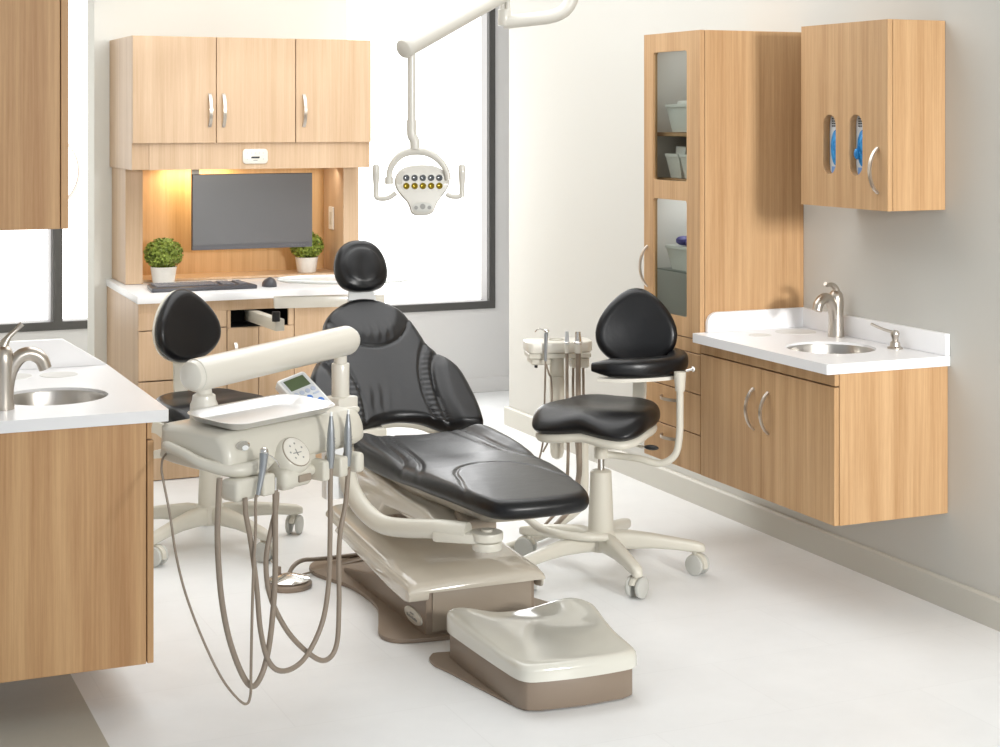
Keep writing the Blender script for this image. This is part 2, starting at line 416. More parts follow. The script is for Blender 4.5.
for a, b, hz in ((.655, .811, .74), (.495, .651, .605), (ZB+.002, .491, .447)):
    d = MB().box(XF, YT+.002, a, XF+.02, YTF-.001, b).build('drawer', WOOD, tc, O)
    bow_handle((XF, 5.86, hz), (XF, 5.99, hz), (-1, 0, 0), parent=d, off=O, depth=.03)

# bins on the shelves of the tall cabinet
def bin_mesh(d, w, h, t=.003): # d along x, w along y
    def ring(k, z, e): return [Vector((x*(d/2*k-e), y*(w/2*k-e), z)) for x, y in ((-1, -1), (1, -1), (1, 1), (-1, 1))]
    return MB().loft([ring(.84, 0, 0), ring(1, h-.012, 0), ring(1.03, h-.012, 0), ring(1.03, h, 0), ring(1, h, t), ring(.85, t*2, t)])
def bin_thing(label, loc, w=.15, d=.24, h=.1, group=None, fill=None):
    t = thing('storage_bin', label, 'bin', loc, 0, group); bin_mesh(d, w, h).build('bin_body', BIN, t); return t
bx = XF+.17
b1 = bin_thing('white plastic bin alone on the top shelf of the glass-fronted tall cabinet', (bx, 5.935, 1.692), w=.22, h=.115)
MB().box(-.09, -.08, .008, .09, .08, .13, .01, 2).build('folded_cloth', PAPER, b1)
b1.children[1].name = 'cloth_stack'
b2 = bin_thing('white bin with upright papers, farther of two on second shelf of tall cabinet', (bx, 5.995, 1.502), w=.105)
b3 = bin_thing('white bin with upright papers, nearer of two on second shelf of tall cabinet', (bx, 5.878, 1.502), w=.105)
for b_ in (b2, b3):
    pm = MB()
    for k in range(6): pm.box(-.09+k*.03, -.04, .01, -.084+k*.03, .04, .115+.02*random.random(), 0, M=Matrix.Rotation(.1, 4, 'Y'))
    tag(pm.build('paper_sheets', PAPER, b_), kind='stuff')
b4 = bin_thing('white bin heaped with purple gloves behind lower glass pane of tall cabinet', (bx, 5.935, 1.122), w=.22, h=.10)
gm = MB()
for k in range(26): gm.ell((random.uniform(-.095, .095), random.uniform(-.085, .085), .112+random.uniform(-.02, .02)), (.035, .026, .02), 8, 5, M=Matrix.Rotation(random.uniform(-.3, .3), 4, 'Z'))
tag(gm.build('purple_gloves', PURPLE, b4), kind='stuff')

# base cabinet right
bc = thing('base_cabinet', 'wall-hung maple two-door cabinet under the right sink counter', 'cabinet', (XF, (YN+YT)/2, ZB)); O = bc.location
t = .018
MB().box(XF+.022, YN, ZB, XB, YN+t, .864).box(XF+.022, YT-.001-t, ZB, XB, YT-.001, .864).box(XF+.022, YN+t, ZB, XB, YT-.001-t, ZB+t).box(XB-.008, YN+t, ZB+t, XB, YT-.001-t, .864).build('carcass', WOOD, bc, O)
MB().box(XF+.002, YN+.001, .822, XF+.02, YT-.003, .862).build('rail', WOOD, bc, O)
ym = 5.245
for a, b, hy in ((YN+.001, ym-.0015, ym-.05), (ym+.0015, YT-.003, ym+.05)):
    d = MB().box(XF, a, ZB+.001, XF+.02, b, .817).build('door', WOOD, bc, O)
    bow_handle((XF, hy, .74), (XF, hy, .585), (-1, 0, 0), parent=d, off=O, depth=.036, w=.007)
# counter right
SX, SY, SR = 3.585, 5.12, .165
def corner(pts): return pts
ct = thing('countertop', 'white solid-surface counter with splash, right wall beside tall cabinet', 'countertop', (XCF, YN, .866)); O = ct.location
holes = [circ(SX, SY, SR, 56)]
ctm = MB().plate([(XCF+.004, YN-.012), (XW-.001, YN-.012), (XW-.001, YT-.0015), (XCF+.004, YT-.0015), (XCF, YT-.006), (XCF, YN-.008)], holes, .866, .9017)
ctm.build('slab', WHITE, ct, O)
MB().box(XW-.022, YN-.012, .902, XW-.001, YT-.022, .981, .003, 2).build('back_splash', WHITE, ct, O)
pr_ = [(XW-.001, .902), (XW-.001, .981)]+[(XCF+.06+.045-.045*math.sin(PI/2*k/8), .981-.045+.045*math.cos(PI/2*k/8)) for k in range(9)]+[(XCF+.06, .902)]
MB().prism(pr_, YT-.022, YT-.0015, 'xz', .002, 1).build('side_splash', WHITE, ct, O)
def chute(mb, x, y, r, z): mb.lathe((x, y, z), [(r*1.08, 0), (r*1.06, .0015), (r, .0015), (r*.96, .0006), (r*.01, .0006)], 40)
cm = MB(); chute(cm, 3.72, 5.55, .075, .9018); cm.build('waste_opening', CHUTE, ct, O)
cm = MB(); chute(cm, 3.535, 5.52, .042, .9018); cm.build('waste_opening', CHUTE, ct, O)
def sink(label, x, y, z, r, group=None):
    s_ = thing('sink_basin', label, 'sink', (x, y, z-.17)); o = s_.location
    # basin seen from above, double-skinned
    MB().lathe((x, y, 0), [(.02, z-.165), (r*.7, z-.16), (r*.93, z-.14), (r*.975, z-.1), (r*.982, z-.016), (r*.996, z-.009), (r*.996, z-.012), (r*.99, z-.04), (r*.985, z-.1), (r*.95, z-.145), (r*.7, z-.166), (.02, z-.17)], 56).build('bowl', SINKM, s_, o)
    MB().lathe((x, y, 0), [(.028, z-.165), (.026, z-.1605), (.018, z-.1605), (.016, z-.162), (.001, z-.162)], 24).build('drain', CHROME, s_, o)
    return s_
sink('round stainless steel basin sunk in the right counter', SX, SY, .9015, SR)
def faucet(label, x, y, z, s_=1., rz=0, upright=False):
    """single-lever tap; spout points along local -x... rotated by rz"""
    t = thing('faucet', label, 'faucet', (x, y, z), rz)
    body = MB().lathe((0, 0, 0), [(.031*s_, 0), (.031*s_, .01*s_), (.029*s_, .03*s_), (.028*s_, .09*s_), (.029*s_, .128*s_), (.028*s_, .148*s_), (.024*s_, .165*s_), (.015*s_, .176*s_), (.001, .18*s_)], 26)
    body.build('faucet_body', STEEL, t)
    MB().tube([(-.008*s_, 0, .03*s_), (-.012*s_, 0, .08*s_), (-.026*s_, 0, .12*s_), (-.05*s_, 0, .146*s_), (-.078*s_, 0, .15*s_), (-.104*s_, 0, .134*s_), (-.116*s_, 0, .106*s_)], [.02*s_, .021*s_, .0205*s_, .02*s_, .0195*s_, .0185*s_], 18).build('spout', STEEL, t)
    lv_ = [(.004*s_, 0, .162*s_), (-.006*s_, 0, .186*s_), (-.03*s_, 0, .2*s_), (-.056*s_, 0, .199*s_), (-.066*s_, 0, .205*s_)] if not upright else [(.004*s_, 0, .16*s_), (-.004*s_, 0, .184*s_), (-.016*s_, 0, .202*s_), (-.036*s_, 0, .22*s_), (-.052*s_, 0, .236*s_)]
    MB().tube(lv_, [.017*s_, .013*s_, .0085*s_, .0065*s_, .008*s_], 14).build('lever', STEEL, t)
    MB().ell((-.0235*s_, -.009*s_, .143*s_), (.004*s_, .005*s_, .006*s_), 10, 6).build('temperature_mark', BLUE, t)
    return t
faucet('brushed nickel faucet standing behind the right sink', 3.785, 5.37, .9018, 1.02, math.radians(18))
sd = thing('soap_dispenser', 'small nickel soap dispenser with long thin spout near right counter end', 'soap dispenser', (3.785, 5.0, .9018))
MB().lathe((0, 0, 0), [(.028, 0), (.028, .005), (.02, .009), (.017, .024), (.012, .027), (.012, .04), (.016, .05), (.0165, .056), (.012, .066), (.001, .068)], 24).build('pump_body', STEEL, sd)
MB().tube([(0, 0, .058), (-.038, .024, .071), (-.075, .045, .09)], [.006, .005, .005], 10).build('spout', STEEL, sd)
# upper cabinet right
XU, UY0, UY1, UZ0, UZ1 = 3.598, 4.794, 5.331, 1.421, 2.0985
uc = thing('wall_cabinet', 'maple wall cabinet with two slots showing blue gloves', 'cabinet', (XW, (UY0+UY1)/2, UZ0)); O = uc.location
cab(MB(), XU+.022, UY0, UZ0, XB, UY1, UZ1).build('carcass', WOOD, uc, O)
slots = [(5.148, 1.652), (4.984, 1.652)]
def capsule(cy, cz, w, h, n=10):
    r = w/2; return [(cy+r*math.cos(PI*k/n), cz+h/2-r+r*math.sin(PI*k/n)) for k in range(n+1)]+[(cy+r*math.cos(PI+PI*k/n), cz-h/2+r+r*math.sin(PI+PI*k/n)) for k in range(n+1)]
d = MB().plate([(UY0+.001, UZ0), (UY1-.001, UZ0), (UY1-.001, UZ1), (UY0+.001, UZ1)], [capsule(cy, cz, .084, .222) for cy, cz in slots], XU, XU+.02, 'yz').build('door', WOOD, uc, O)
bow_handle((XU, 4.852, 1.645), (XU, 4.852, 1.482), (-1, 0, 0), parent=d, off=O, depth=.036, w=.007)
MB().plate([(UY0+.03, UZ0+.1), (UY1-.03, UZ0+.1), (UY1-.03, UZ1-.12), (UY0+.03, UZ1-.12)], [capsule(cy, cz, .0845, .2225) for cy, cz in slots], XU+.0205, XU+.032, 'yz').build('slot_liner', WOOD, uc, O)
MB().box(XU+.034, UY0+.02, UZ0+.075, XB-.012, UY1-.02, UZ0+.087).build('shelf', INSW, uc, O)
for i, (cy, cz) in enumerate(slots):
    g = thing('glove_box', ('box of smooth blue gloves behind the farther slot of the wall cabinet', 'box of rumpled blue gloves behind the nearer slot of the wall cabinet')[i], 'glove box', (XU+.035, cy-.012, UZ0+.0875))
    hh = 1.77-UZ0-.0875
    MB().prism([(0, -.06), (-.008, -.04), (-.01, 0), (-.008, .04), (0, .06), (.09, .06), (.09, -.06)], 0, hh, 'xy', .002, 1).build('carton', CARD, g)
    zc = cz-UZ0-.0875-.012
    ov = MB()
    rings = []
    for k in range(9):
        s_ = 1-k/8*.97; dpt = .011+.010*(1-s_*s_)
        rings.append([Vector((-dpt-(.005*math.sin(5*a+3*k+i*2)*(1-s_) if i else .002*math.sin(3*a+k)*(1-s_)), .036*s_*math.cos(a), zc+.068*s_*math.sin(a))) for a in [2*PI*j/28 for j in range(28)]])
    ov.loft(rings)
    if i: ov.ell((-.022, .022, zc-.02), (.010, .013, .02), 10, 8).ell((-.02, -.01, zc+.02), (.008, .012, .03), 10, 8)
    ov.build('gloves', GLOVE, g)
    MB().box(-.0108, -.03, zc-.105, -.0095, .03, zc-.07, 0).build('blue_band', CARDB, g)
    mk = MB()
    for r_ in range(4):
        for q in range(2): mk.box(-.0107, .008+q*.012, zc+.078+r_*.009, -.0098, .017+q*.012, zc+.083+r_*.009, 0)
    mk.build('print', MARKD, g)

# ------------------------------------------------------------------ left unit
LX, LY0, LY1, LZ = 1.0786, 4.891, 5.863, .8868
XL = .531
lb = thing('base_cabinet', 'wall-hung maple cabinet at left, plain side panel towards the viewer', 'cabinet', (1.036, LY0+.012, .138)); O = lb.location
yl = LY0+.012
t = .018
MB().box(XL, yl, .138, 1.014, yl+t, .851).box(XL, LY1-t, .138, 1.014, LY1, .851).box(XL, yl+t, .138, 1.014, LY1-t, .156).box(XL, yl+t, .156, XL+.01, LY1-t, .851).build('carcass', WOODL, lb, O)
MB().box(1.0165, yl+.001, .802, 1.030, LY1-.002, .8505).build('rail', WOODL, lb, O)
for a, b, hy in ((yl, 5.375, 5.33), (5.378, LY1-.001, 5.43)):
    d = MB().box(1.0175, a, .139, 1.036, b, .797).build('door', WOODL, lb, O)
    bow_handle((1.036, hy, .7), (1.036, hy, .545), (1, 0, 0), parent=d, off=O, depth=.036)
lc = thing('countertop', 'white solid-surface counter with sloped end splash at left edge', 'countertop', (LX, LY0, .852)); O = lc.location
LSX, LSY = .80, 5.27
MB().plate([(XL, LY0), (LX-.004, LY0), (LX, LY0+.004), (LX, LY1+.02), (XL, LY1+.02)], [circ(LSX, LSY, .168, 56)], .852, LZ).build('slab', WHITE, lc, O)
MB().prism([(XL+.022, LZ), (XL+.022, .985), (.925, .985), (LX-.006, LZ+.004), (LX-.006, LZ)], LY1-.001, LY1+.02, 'xz', .0015, 1).build('end_splash', WHITE, lc, O)
MB().box(XL, LY0, LZ, XL+.021, LY1+.02, .985, .002).build('back_splash', WHITE, lc, O)
cm = MB(); chute(cm, .885, 5.70, .058, LZ+.0001); cm.build('waste_opening', CHUTE, lc, O)
cm = MB(); chute(cm, .735, 5.72, .062, LZ+.0001); cm.build('waste_opening', CHUTE, lc, O)
sink('round stainless steel basin sunk in the left counter', LSX, LSY, LZ-.0002, .168)
faucet('brushed nickel faucet behind the left sink, cut by the picture edge', .63, 5.095, LZ, 1.06, math.radians(180+2), True)
lu = thing('wall_cabinet', 'plain maple wall cabinet hanging above the left counter', 'cabinet', (.787, LY0, 1.43)); O = lu.location
MB().box(XL, LY0, 1.43, .763, LY0+t, 2.15).box(XL, LY1-t, 1.43, .763, LY1, 2.15).box(XL, LY0+t, 1.43, .763, LY1-t, 1.448).box(XL, LY0+t, 2.132, .763, LY1-t, 2.15).box(XL, LY0+t, 1.448, XL+.01, LY1-t, 2.132).build('carcass', WOODL, lu, O)
d = MB().box(.766, LY0, 1.43, .787, 5.375, 2.15).build('door', WOODL, lu, O)
bow_handle((.787, 4.945, 1.68), (.787, 4.945, 1.51), (1, 0, 0), parent=d, off=O, depth=.04)
d = MB().box(.766, 5.378, 1.43, .787, LY1, 2.15).build('door', WOODL, lu, O)
bow_handle((.787, 5.81, 1.68), (.787, 5.81, 1.51), (1, 0, 0), parent=d, off=O, depth=.04)

# ------------------------------------------------------------------ back workstation
HX0, HX1, HYF, HYB = 1.6455, 2.897, 8.283, 8.898
HZT, HZD, HZV = 2.1615, 1.6235, 1.490
hu = thing('hutch_cabinet', 'maple hutch with three doors above the desk and lit back panel', 'cabinet', (HX0, HYB, .898)); O = hu.location
MB().box(HX0, HYF+.022, HZV, HX1, HYB, HZT).build('carcass', WOODH, hu, O)
for (u0, u1, hu_) in ((132.7, 216, 209.7), (216.8, 295.3, 223.5), (296.2, 371.5, 303.8)):
    x0 = at_Y(u0, 90, HYF).x; x1 = at_Y(u1, 90, HYF).x; hx = at_Y(hu_, 108, HYF).x
    d = MB().box(max(x0, HX0), HYF, HZD, min(x1, HX1), HYF+.02, HZT-.001).build('door', WOODH, hu, O)
    bow_handle((hx, HYF, 1.872), (hx, HYF, 1.705), (0, -1, 0), parent=d, off=O, depth=.034, w=.008)
vx0 = at_Y(149.3, 155, 8.30).x; vx1 = at_Y(354, 155, 8.30).x
MB().box(vx0, 8.300, HZV-.001, vx1, 8.305, HZD-.001, 0).build('valance', WOODH, hu, O)
# panels below
PZ = .8985
MB().box(HX0+.012, 8.526, PZ, HX0+.10, HYB, HZV).build('side_panel', WOODH, hu, O)
MB().box(2.825, 8.526, PZ, 2.912, HYB, HZV).build('side_panel', WOODH, hu, O)
MB().box(HX0+.10, 8.872, PZ, 2.825, HYB, HZV-.001).build('back_panel', WOODB, hu, O)
MB().box(HX0+.10, 8.60, PZ, 2.825, 8.872, PZ+.012, .001).build('shelf_board', WOODH, hu, O)
# control panel on the valance
p = at_Y(255, 156.3, 8.30)
cp = MB().prism(rrect(.132, .076, .018, 6, p.x, p.z), 8.292, 8.2999, 'xz', .003, 2).build('control_panel', CREAM, hu, O)
m_ = MB().box(p.x-.022, 8.2905, p.z-.010, p.x+.022, 8.2921, p.z-.001, 0); m_.build('display', MARKD, cp, O)
for dx, dz in [(q, .017) for q in (-.042, -.021, 0, .021, .042)]+[(-.042, -.014), (.042, -.014)]:
    MB().prism(circ(p.x+dx, p.z+dz, .004, 8), 8.2912, 8.2922, 'xz').build('button', PADGR, cp, O)
for dx in (-.042, .042): MB().box(p.x+dx-.008, 8.2912, p.z+.0015, p.x+dx+.008, 8.2922, p.z+.0035, 0).build('printed_line', PADGR, cp, O)
MB().box(p.x-.011, 8.2912, p.z-.022, p.x+.011, 8.2922, p.z-.0185, 0).build('logo', MARK, cp, O)
# outlet on inner face of the right side panel
p = at_X(332, 218, 2.825)
ou = MB().box(2.817, p.y-.04, p.z-.063, 2.8245, p.y+.04, p.z+.063, .003).build('wall_outlet', POT, hu, O)
MB().box(2.8155, p.y-.018, p.z-.035, 2.8175, p.y+.018, p.z+.035, .001).build('socket', CREAM2, ou, O)
MB().box(1.99, 8.80, HZV-.012, 2.30, 8.83, HZV-.0012, .001).build('light_strip', emit('warm_led', (255, 214, 140), 1.5), hu, O)

# desk
DX0, DX1, DYF, DZ = 1.605, 2.84, 7.98, .897
dk = thing('desk_cabinet', 'maple drawer and door cabinet under the white desk at back', 'cabinet', (DX0, DYF, 0)); O = dk.location
def dxu(u, v=350): return at_Y(u, v, DYF).x
def dzv(u, v): return at_Y(u, v, DYF).z
x_s, x_n0, x_n1, x_d, x_e = dxu(227), dxu(230), dxu(288.5), dxu(258.7), dxu(294.3)
zt = DZ-.037
zr = dzv(180, 312.8); nz0 = dzv(260, 326.5); nz1 = dzv(260, 309.3)
ca = MB()
ca.prism([(DX0+.008, DYF+.021), (DX0+.026, DYF+.021), (DX0+.044, HYB), (DX0+.026, HYB)], 0, zt-.001, 'xy', .001, 1).box(DX1-.02, DYF+.021, 0, DX1, HYB, zt-.001).box(DX0+.026, HYB-.02, 0, DX1-.02, HYB, zt-.001)
ca.box(x_s-.009, DYF+.021, 0, x_s+.009, HYB-.02, zt-.001).box(x_e-.012, DYF+.021, 0, x_e+.006, HYB-.02, zt-.001).box(x_s+.009, DYF+.021, nz0-.018, x_e-.012, HYB-.02, nz0-.001)
ca.box(DX0+.026, DYF+.03, 0, DX1-.02, DYF+.05, .05)
ca.build('carcass', WOODH, dk, O)
MB().box(DX0+.008, DYF+.003, zr, x_e, DYF+.02, zt-.001).build('rail', WOODH, dk, O)
dzs = [dzv(150, v) for v in (313.5, 330.5, 331.5, 381, 382.3, 432, 433, 484)]
for a, b in ((0, 1), (2, 3), (4, 5), (6, 7)):
    d = MB().box(DX0+.008, DYF, max(.004, dzs[b]), x_s-.002, DYF+.02, dzs[a]).build('drawer', WOODH, dk, O)
    xm = (DX0+x_s)/2; zm = (dzs[a]+max(0, dzs[b]))/2
    bow_handle((xm-.07, DYF, zm), (xm+.07, DYF, zm), (0, -1, 0), parent=d, off=O, depth=.03)
for x0, x1, hx in ((x_s+.002, x_d-.0015, dxu(235.5)), (x_d+.0015, x_e-.002, dxu(284))):
    d = MB().box(x0, DYF, .004, x1, DYF+.02, nz0-.002).build('door', WOODH, dk, O)
    bow_handle((hx, DYF, dzv(235, 343)), (hx, DYF, dzv(235, 372)), (0, -1, 0), parent=d, off=O, depth=.03, w=.008)
MB().box(x_s+.002, DYF+.001, nz0, x_n0+.004, DYF+.02, zr-.0005).build('stile', WOODH, dk, O)
MB().box(x_n1, DYF+.001, nz0, x_e-.002, DYF+.02, zr-.0005).build('stile', WOODH, dk, O)
MB().box(x_e+.002, DYF, .004, DX1, DYF+.02, zt-.001).build('front_panel', WOODH, dk, O)
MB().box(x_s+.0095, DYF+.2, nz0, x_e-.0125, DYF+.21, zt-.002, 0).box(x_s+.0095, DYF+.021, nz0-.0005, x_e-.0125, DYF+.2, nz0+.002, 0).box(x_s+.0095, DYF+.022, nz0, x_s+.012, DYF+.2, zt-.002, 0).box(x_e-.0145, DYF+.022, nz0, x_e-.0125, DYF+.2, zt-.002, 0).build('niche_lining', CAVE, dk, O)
dc = MB().prism([(DX0-.005, DYF-.035), (DX1, DYF-.035), (DX1, HYB), (DX0+.022, HYB)], zt, DZ, 'xy', .003, 2)
tag(dc.build('desk_counter', WHITE, None, (DX0, DYF, zt)), 'white desk worktop at back holding keyboard, mouse and two plants', 'countertop')
# swing-out tray
sw = thing('swing_tray', 'swing-out oval white tray on hinged cream arms from the desk niche', 'tray', (dxu(279), DYF-.1, .6)); O = sw.location
pa = at_Y(249, 317, DYF+.1); pb = at_w(280, 318.5, 7.75)
za = .5*(nz0+nz1)+.008
def bar(p0, p1, w, h, mb=None, bev=.004):
    p0, p1 = Vector(p0), Vector(p1); d = (p1-p0); L_ = d.length; R = Matrix.Translation(p0) @ Matrix.Rotation(math.atan2(d.y, d.x), 4, 'Z') @ Matrix.Rotation(-math.atan2(d.z, math.hypot(d.x, d.y)), 4, 'Y')
    return (mb or MB()).box(0, -w/2, -h/2, L_, w/2, h/2, bev, 2, M=R)
bar((pa.x, pa.y, za), (pb.x, pb.y, za+.012), .045, .056).build('lower_arm', CREAM2, sw, O)
MB().cyl((pb.x-.018, pb.y+.004, za+.03), (pb.x-.018, pb.y+.004, za+.075), .019, n=20).build('hinge_pin', BLKP, sw, O)
u0 = at_w(274, 302.5, 7.68); u1 = at_w(384, 299.5, 7.80)
bar((u0.x, u0.y, u0.z), (u1.x, u1.y, u0.z), .05, .052).build('upper_arm', CREAM, sw, O)
ocx = at_w(344, 280, 7.72); oz = 1.008
def uz(v, w): return CH-(v-Y0)*w/F
MB().cyl((ocx.x+.05, ocx.y, u0.z+.02), (ocx.x+.05, ocx.y, uz(283, 7.72)), .025).build('tray_post', CREAM, sw, O)
rings = []
oz = uz(279.5, 7.72)
for s_, z in ((.02, oz-.012), (.7, oz-.012), (.95, oz-.006), (1, oz), (1.0, oz+.006), (.985, oz+.008), (.96, oz+.004), (.6, oz+.002), (.02, oz+.002)):
    ring = []
    for k in range(60):
        a = 2*PI*k/60; e = .315*math.copysign(abs(math.cos(a))**.9, math.cos(a))*s_; q = .16*math.copysign(abs(math.sin(a))**.9, math.sin(a))*s_
        ring.append(Vector((ocx.x+e*CS+q*SN*.9, ocx.y-e*SN*.9+q*CS, z)))
    rings.append(ring)
MB().loft(rings).build('oval_top', MILK, sw, O)
# monitor
mo = thing('monitor', 'dark flat computer monitor hung on the hutch back panel', 'monitor', (2.325, 8.52, 1.062))
MB().box(-.324, 0, 0, .324, .03, .395, .003, 2).build('housing', GREYP, mo)
MB().box(-.3215, -.0012, .026, .3215, 0, .392, 0).build('screen', SCREEN, mo)
MB().box(-.322, -.002, .001, .322, 0, .0245, 0).box(-.322, -.003, .0235, .322, 0, .0255, 0).build('bezel', GREYP, mo)
mk = MB()
for k in range(5): mk.box(.21+k*.016, -.0028, .012, .216+k*.016, -.002, .014, 0)
mk.build('button', MARK, mo)
MB().box(-.32, .03, .36, -.28, .05, .42, .002).box(-.06, .03, .14, .06, .09, .26, .004).box(-.03, .09, .17, .03, .351, .23, .004).build('wall_bracket', CREAM2, mo)
# keyboard and mouse
kb = thing('keyboard', 'dark grey computer keyboard lying on the white desk', 'keyboard', (1.965, 8.20, DZ), math.radians(-1))
MB().prism([(-.262, -.12), (.262, -.12), (.262, -.09), (.24, .13), (-.24, .13), (-.262, -.09)], .0005, .02, 'xy', .005, 2).build('keyboard_base', GREYP, kb)
ks = MB()
for r_ in range(5):
    for q in range(22):
        if q in (15, 19) and r_ < 5: continue
        ks.box(-.226+q*.0206, -.06+r_*.035, .02, -.2085+q*.0206, -.031+r_*.035, .0255, .001)
ks.build('keys', KEYM, kb)
ms = thing('mouse', 'small dark mouse on white desk right of the keyboard', 'mouse', (2.31, 8.16, DZ))
rings = []
for k in range(10):
    a = k/9*PI/2; rings.append([Vector((.036*math.cos(a)**.6*math.cos(b), .058*math.cos(a)**.6*math.sin(b), .001+.04*math.sin(a)*(1-.2*math.sin(b)))) for b in [2*PI*j/24 for j in range(24)]])
MB().loft(rings).build('mouse_shell', GREYP, ms)
MB().box(-.004, -.045, .02, .004, -.025, .036, .002).build('scroll_wheel', KEYM, ms)
# plants
def plant(label, x, y, z, s_, seed):
    rnd = random.Random(seed)
    t = thing('potted_plant', label, 'plant', (x, y, z), 0, 'ball shrubs on the desk')
    MB().lathe((0, 0, 0), [(.052*s_, 0), (.055*s_, .005), (.067*s_, .085*s_), (.068*s_, .088*s_), (.062*s_, .088*s_), (.06*s_, .075*s_), (.002, .075*s_)], 36).build('pot', POT, t)
    mb = MB().ell((0, 0, .155*s_), (.075*s_, .075*s_, .062*s_), 16, 10)
    for k in range(1500):
        zc = rnd.uniform(-1, 1); a = rnd.uniform(0, 2*PI); q = math.sqrt(1-zc*zc); rad = rnd.uniform(.86, 1.04)
        n_ = Vector((q*math.cos(a), q*math.sin(a), zc)); c = Vector((n_.x*.096*rad, n_.y*.096*rad, n_.z*.078*rad+.155))*s_
        R = n_.to_track_quat('Z', 'Y').to_matrix().to_4x4(); tw = Matrix.Rotation(rnd.uniform(0, 2*PI), 4, 'Z') @ Matrix.Rotation(rnd.uniform(.3, 1.1), 4, 'X')
        l = rnd.uniform(.006, .0105)*s_; w_ = l*.55
        mb.add([(0, -l, 0), (w_, -l*.2, .002), (w_*.7, l*.6, .001), (0, l, -.001), (-w_*.7, l*.6, .001), (-w_, -l*.2, .002)], [(0, 1, 2, 3, 4, 5)], Matrix.Translation(c) @ R @ tw)
    f = mb.build('foliage', LEAF, t, recalc=False); return t
plant('ball-shaped green shrub in white pot left of the monitor', 1.85, 8.515, DZ, 1.0, 3)
plant('ball-shaped green shrub in white pot partly behind right end of monitor', 2.672, 8.70, PZ+.0125, .93, 5)

# ------------------------------------------------------------------ dental chair
CX = 2.23
ch = thing('dental_chair', 'black upholstered reclining dental chair on beige lift base', 'dental chair', (CX, 5.7, 0)); O = ch.location
# backrest
BP0 = Vector((CX, 6.03, .585)); BD = Vector((0, .47, .422)).normalized(); BN = Vector((0, -BD.z, BD.y))
half = [(0, .632), (.05, .625), (.096, .603), (.145, .568), (.178, .53), (.2, .47), (.226, .376), (.25, .335), (.290, .272), (.322, .196), (.338, .065), (.338, -.03), (.325, -.062), (.26, -.06), (.188, -.045), (.105, -.0), (0, .018)]
outl = half+[(-x, y) for x, y in half[-2:0:-1]]
outl = smooth_closed(outl, 6)
bib = dense([(-.185, .545), (-.165, .49), (-.13, .43), (-.07, .382), (0, .366), (.07, .382), (.13, .43), (.165, .49), (.185, .545)])
gi = dense([(.215, .392), (.17, .31), (.143, .235), (.13, .15), (.13, .08), (.142, .0), (.158, -.06)])
go = dense([(.262, .335), (.225, .30), (.196, .235), (.182, .15), (.18, .08), (.186, .0), (.2, -.075)])
bib_x = sorted([(x, y) for x, y in bib if x >= 0])
gi_t = sorted([(y, x) for x, y in gi]); go_t = sorted([(y, x) for x, y in go])
def backtop(x, y):
    ax = abs(x); h = 0
    h -= .007*math.exp(-(segdist(x, y, bib)/.006)**2)
    h -= .007*math.exp(-(segdist(ax, y, gi)/.006)**2)+.009*math.exp(-(segdist(ax, y, go)/.007)**2)
    xo = interp(y, go_t); xi_ = interp(y, gi_t)
    if y < .345: h += .024*sstep((ax-xo)/.06)*sstep((.36-y)/.14)
    if xi_ < ax < xo and y < .33: h += .0012*math.sin(y*2*PI/.026)*sstep((ax-xi_)/.012)*sstep((xo-ax)/.012)
    if ax < .184 and y > interp(ax, bib_x): h += .012*sstep(segdist(x, y, bib)/.06)
    h += .0016*math.sin(x*2*PI/.034+1.5*math.sin(y*40))*math.exp(-((y-.43)/.035)**2)*math.exp(-(x/.08)**2)
    h += .0013*math.sin((x+.03)*2*PI/.04+1.2*math.sin(y*30))*math.exp(-((y-.10)/.06)**2)*math.exp(-((x+.06)/.07)**2)
    h -= .012*math.exp(-(x/.13)**2)*math.exp(-((y-.15)/.25)**2)
    return h
def bmap(x, y, h): return BP0+Vector((x, 0, 0))+BD*y+BN*(h-.07-.10*min(x*x, .06)*0)
cushion(outl, .075, .035, bmap, backtop, .006, 190, 54, (0, .26)).build('backrest', BLACK, ch, O, 60)
bshell = [(x*.93, y*.95+.012) for x, y in outl]
cushion(bshell, .03, .015, lambda x, y, h: BP0+Vector((x, 0, 0))+BD*y+BN*(h-.098), n=90, rings=6, center=(0, .26)).build('back_shell', CREAM2, ch, O, 60)
# headrest
HC = Vector((CX+.008, 6.53, 1.13)); HD = Vector((0, .42, .907)).normalized(); HN = Vector((0, -HD.z, HD.y))
ho = smooth_closed([(0, .117), (.052, .107), (.09, .074), (.111, .022), (.112, -.035), (.09, -.082), (.045, -.103), (0, -.106), (-.045, -.103), (-.09, -.082), (-.112, -.035), (-.111, .022), (-.09, .074), (-.052, .107)], 6)
def htop(x, y):
    r = math.hypot(x/.09, (y+.004)/.085)
    return -.006*math.exp(-((r-.98)/.09)**2)-.008*math.exp(-(x/.03)**2)*math.exp(-((y-.0)/.06)**2)
cushion(ho, .085, .04, lambda x, y, h: HC+Vector((x, 0, 0))+HD*y+HN*(h-.04-.5*x*x), htop, .008, 80, 22).build('headrest', BLACK, ch, O, 60)
MB().prism([(-.062, -.13), (.062, -.13), (.044, -.06), (.06, .0), (-.06, .0), (-.044, -.06)], -.03, -.05, 'xy', .004, 2, M=Matrix.Translation(HC) @ Matrix(((1, 0, 0, 0), (0, HD.y, -HN.y*-1, 0), (0, HD.z, HN.z, 0), (0, 0, 0, 1)))).build('neck_bracket', KPADW, ch, O)
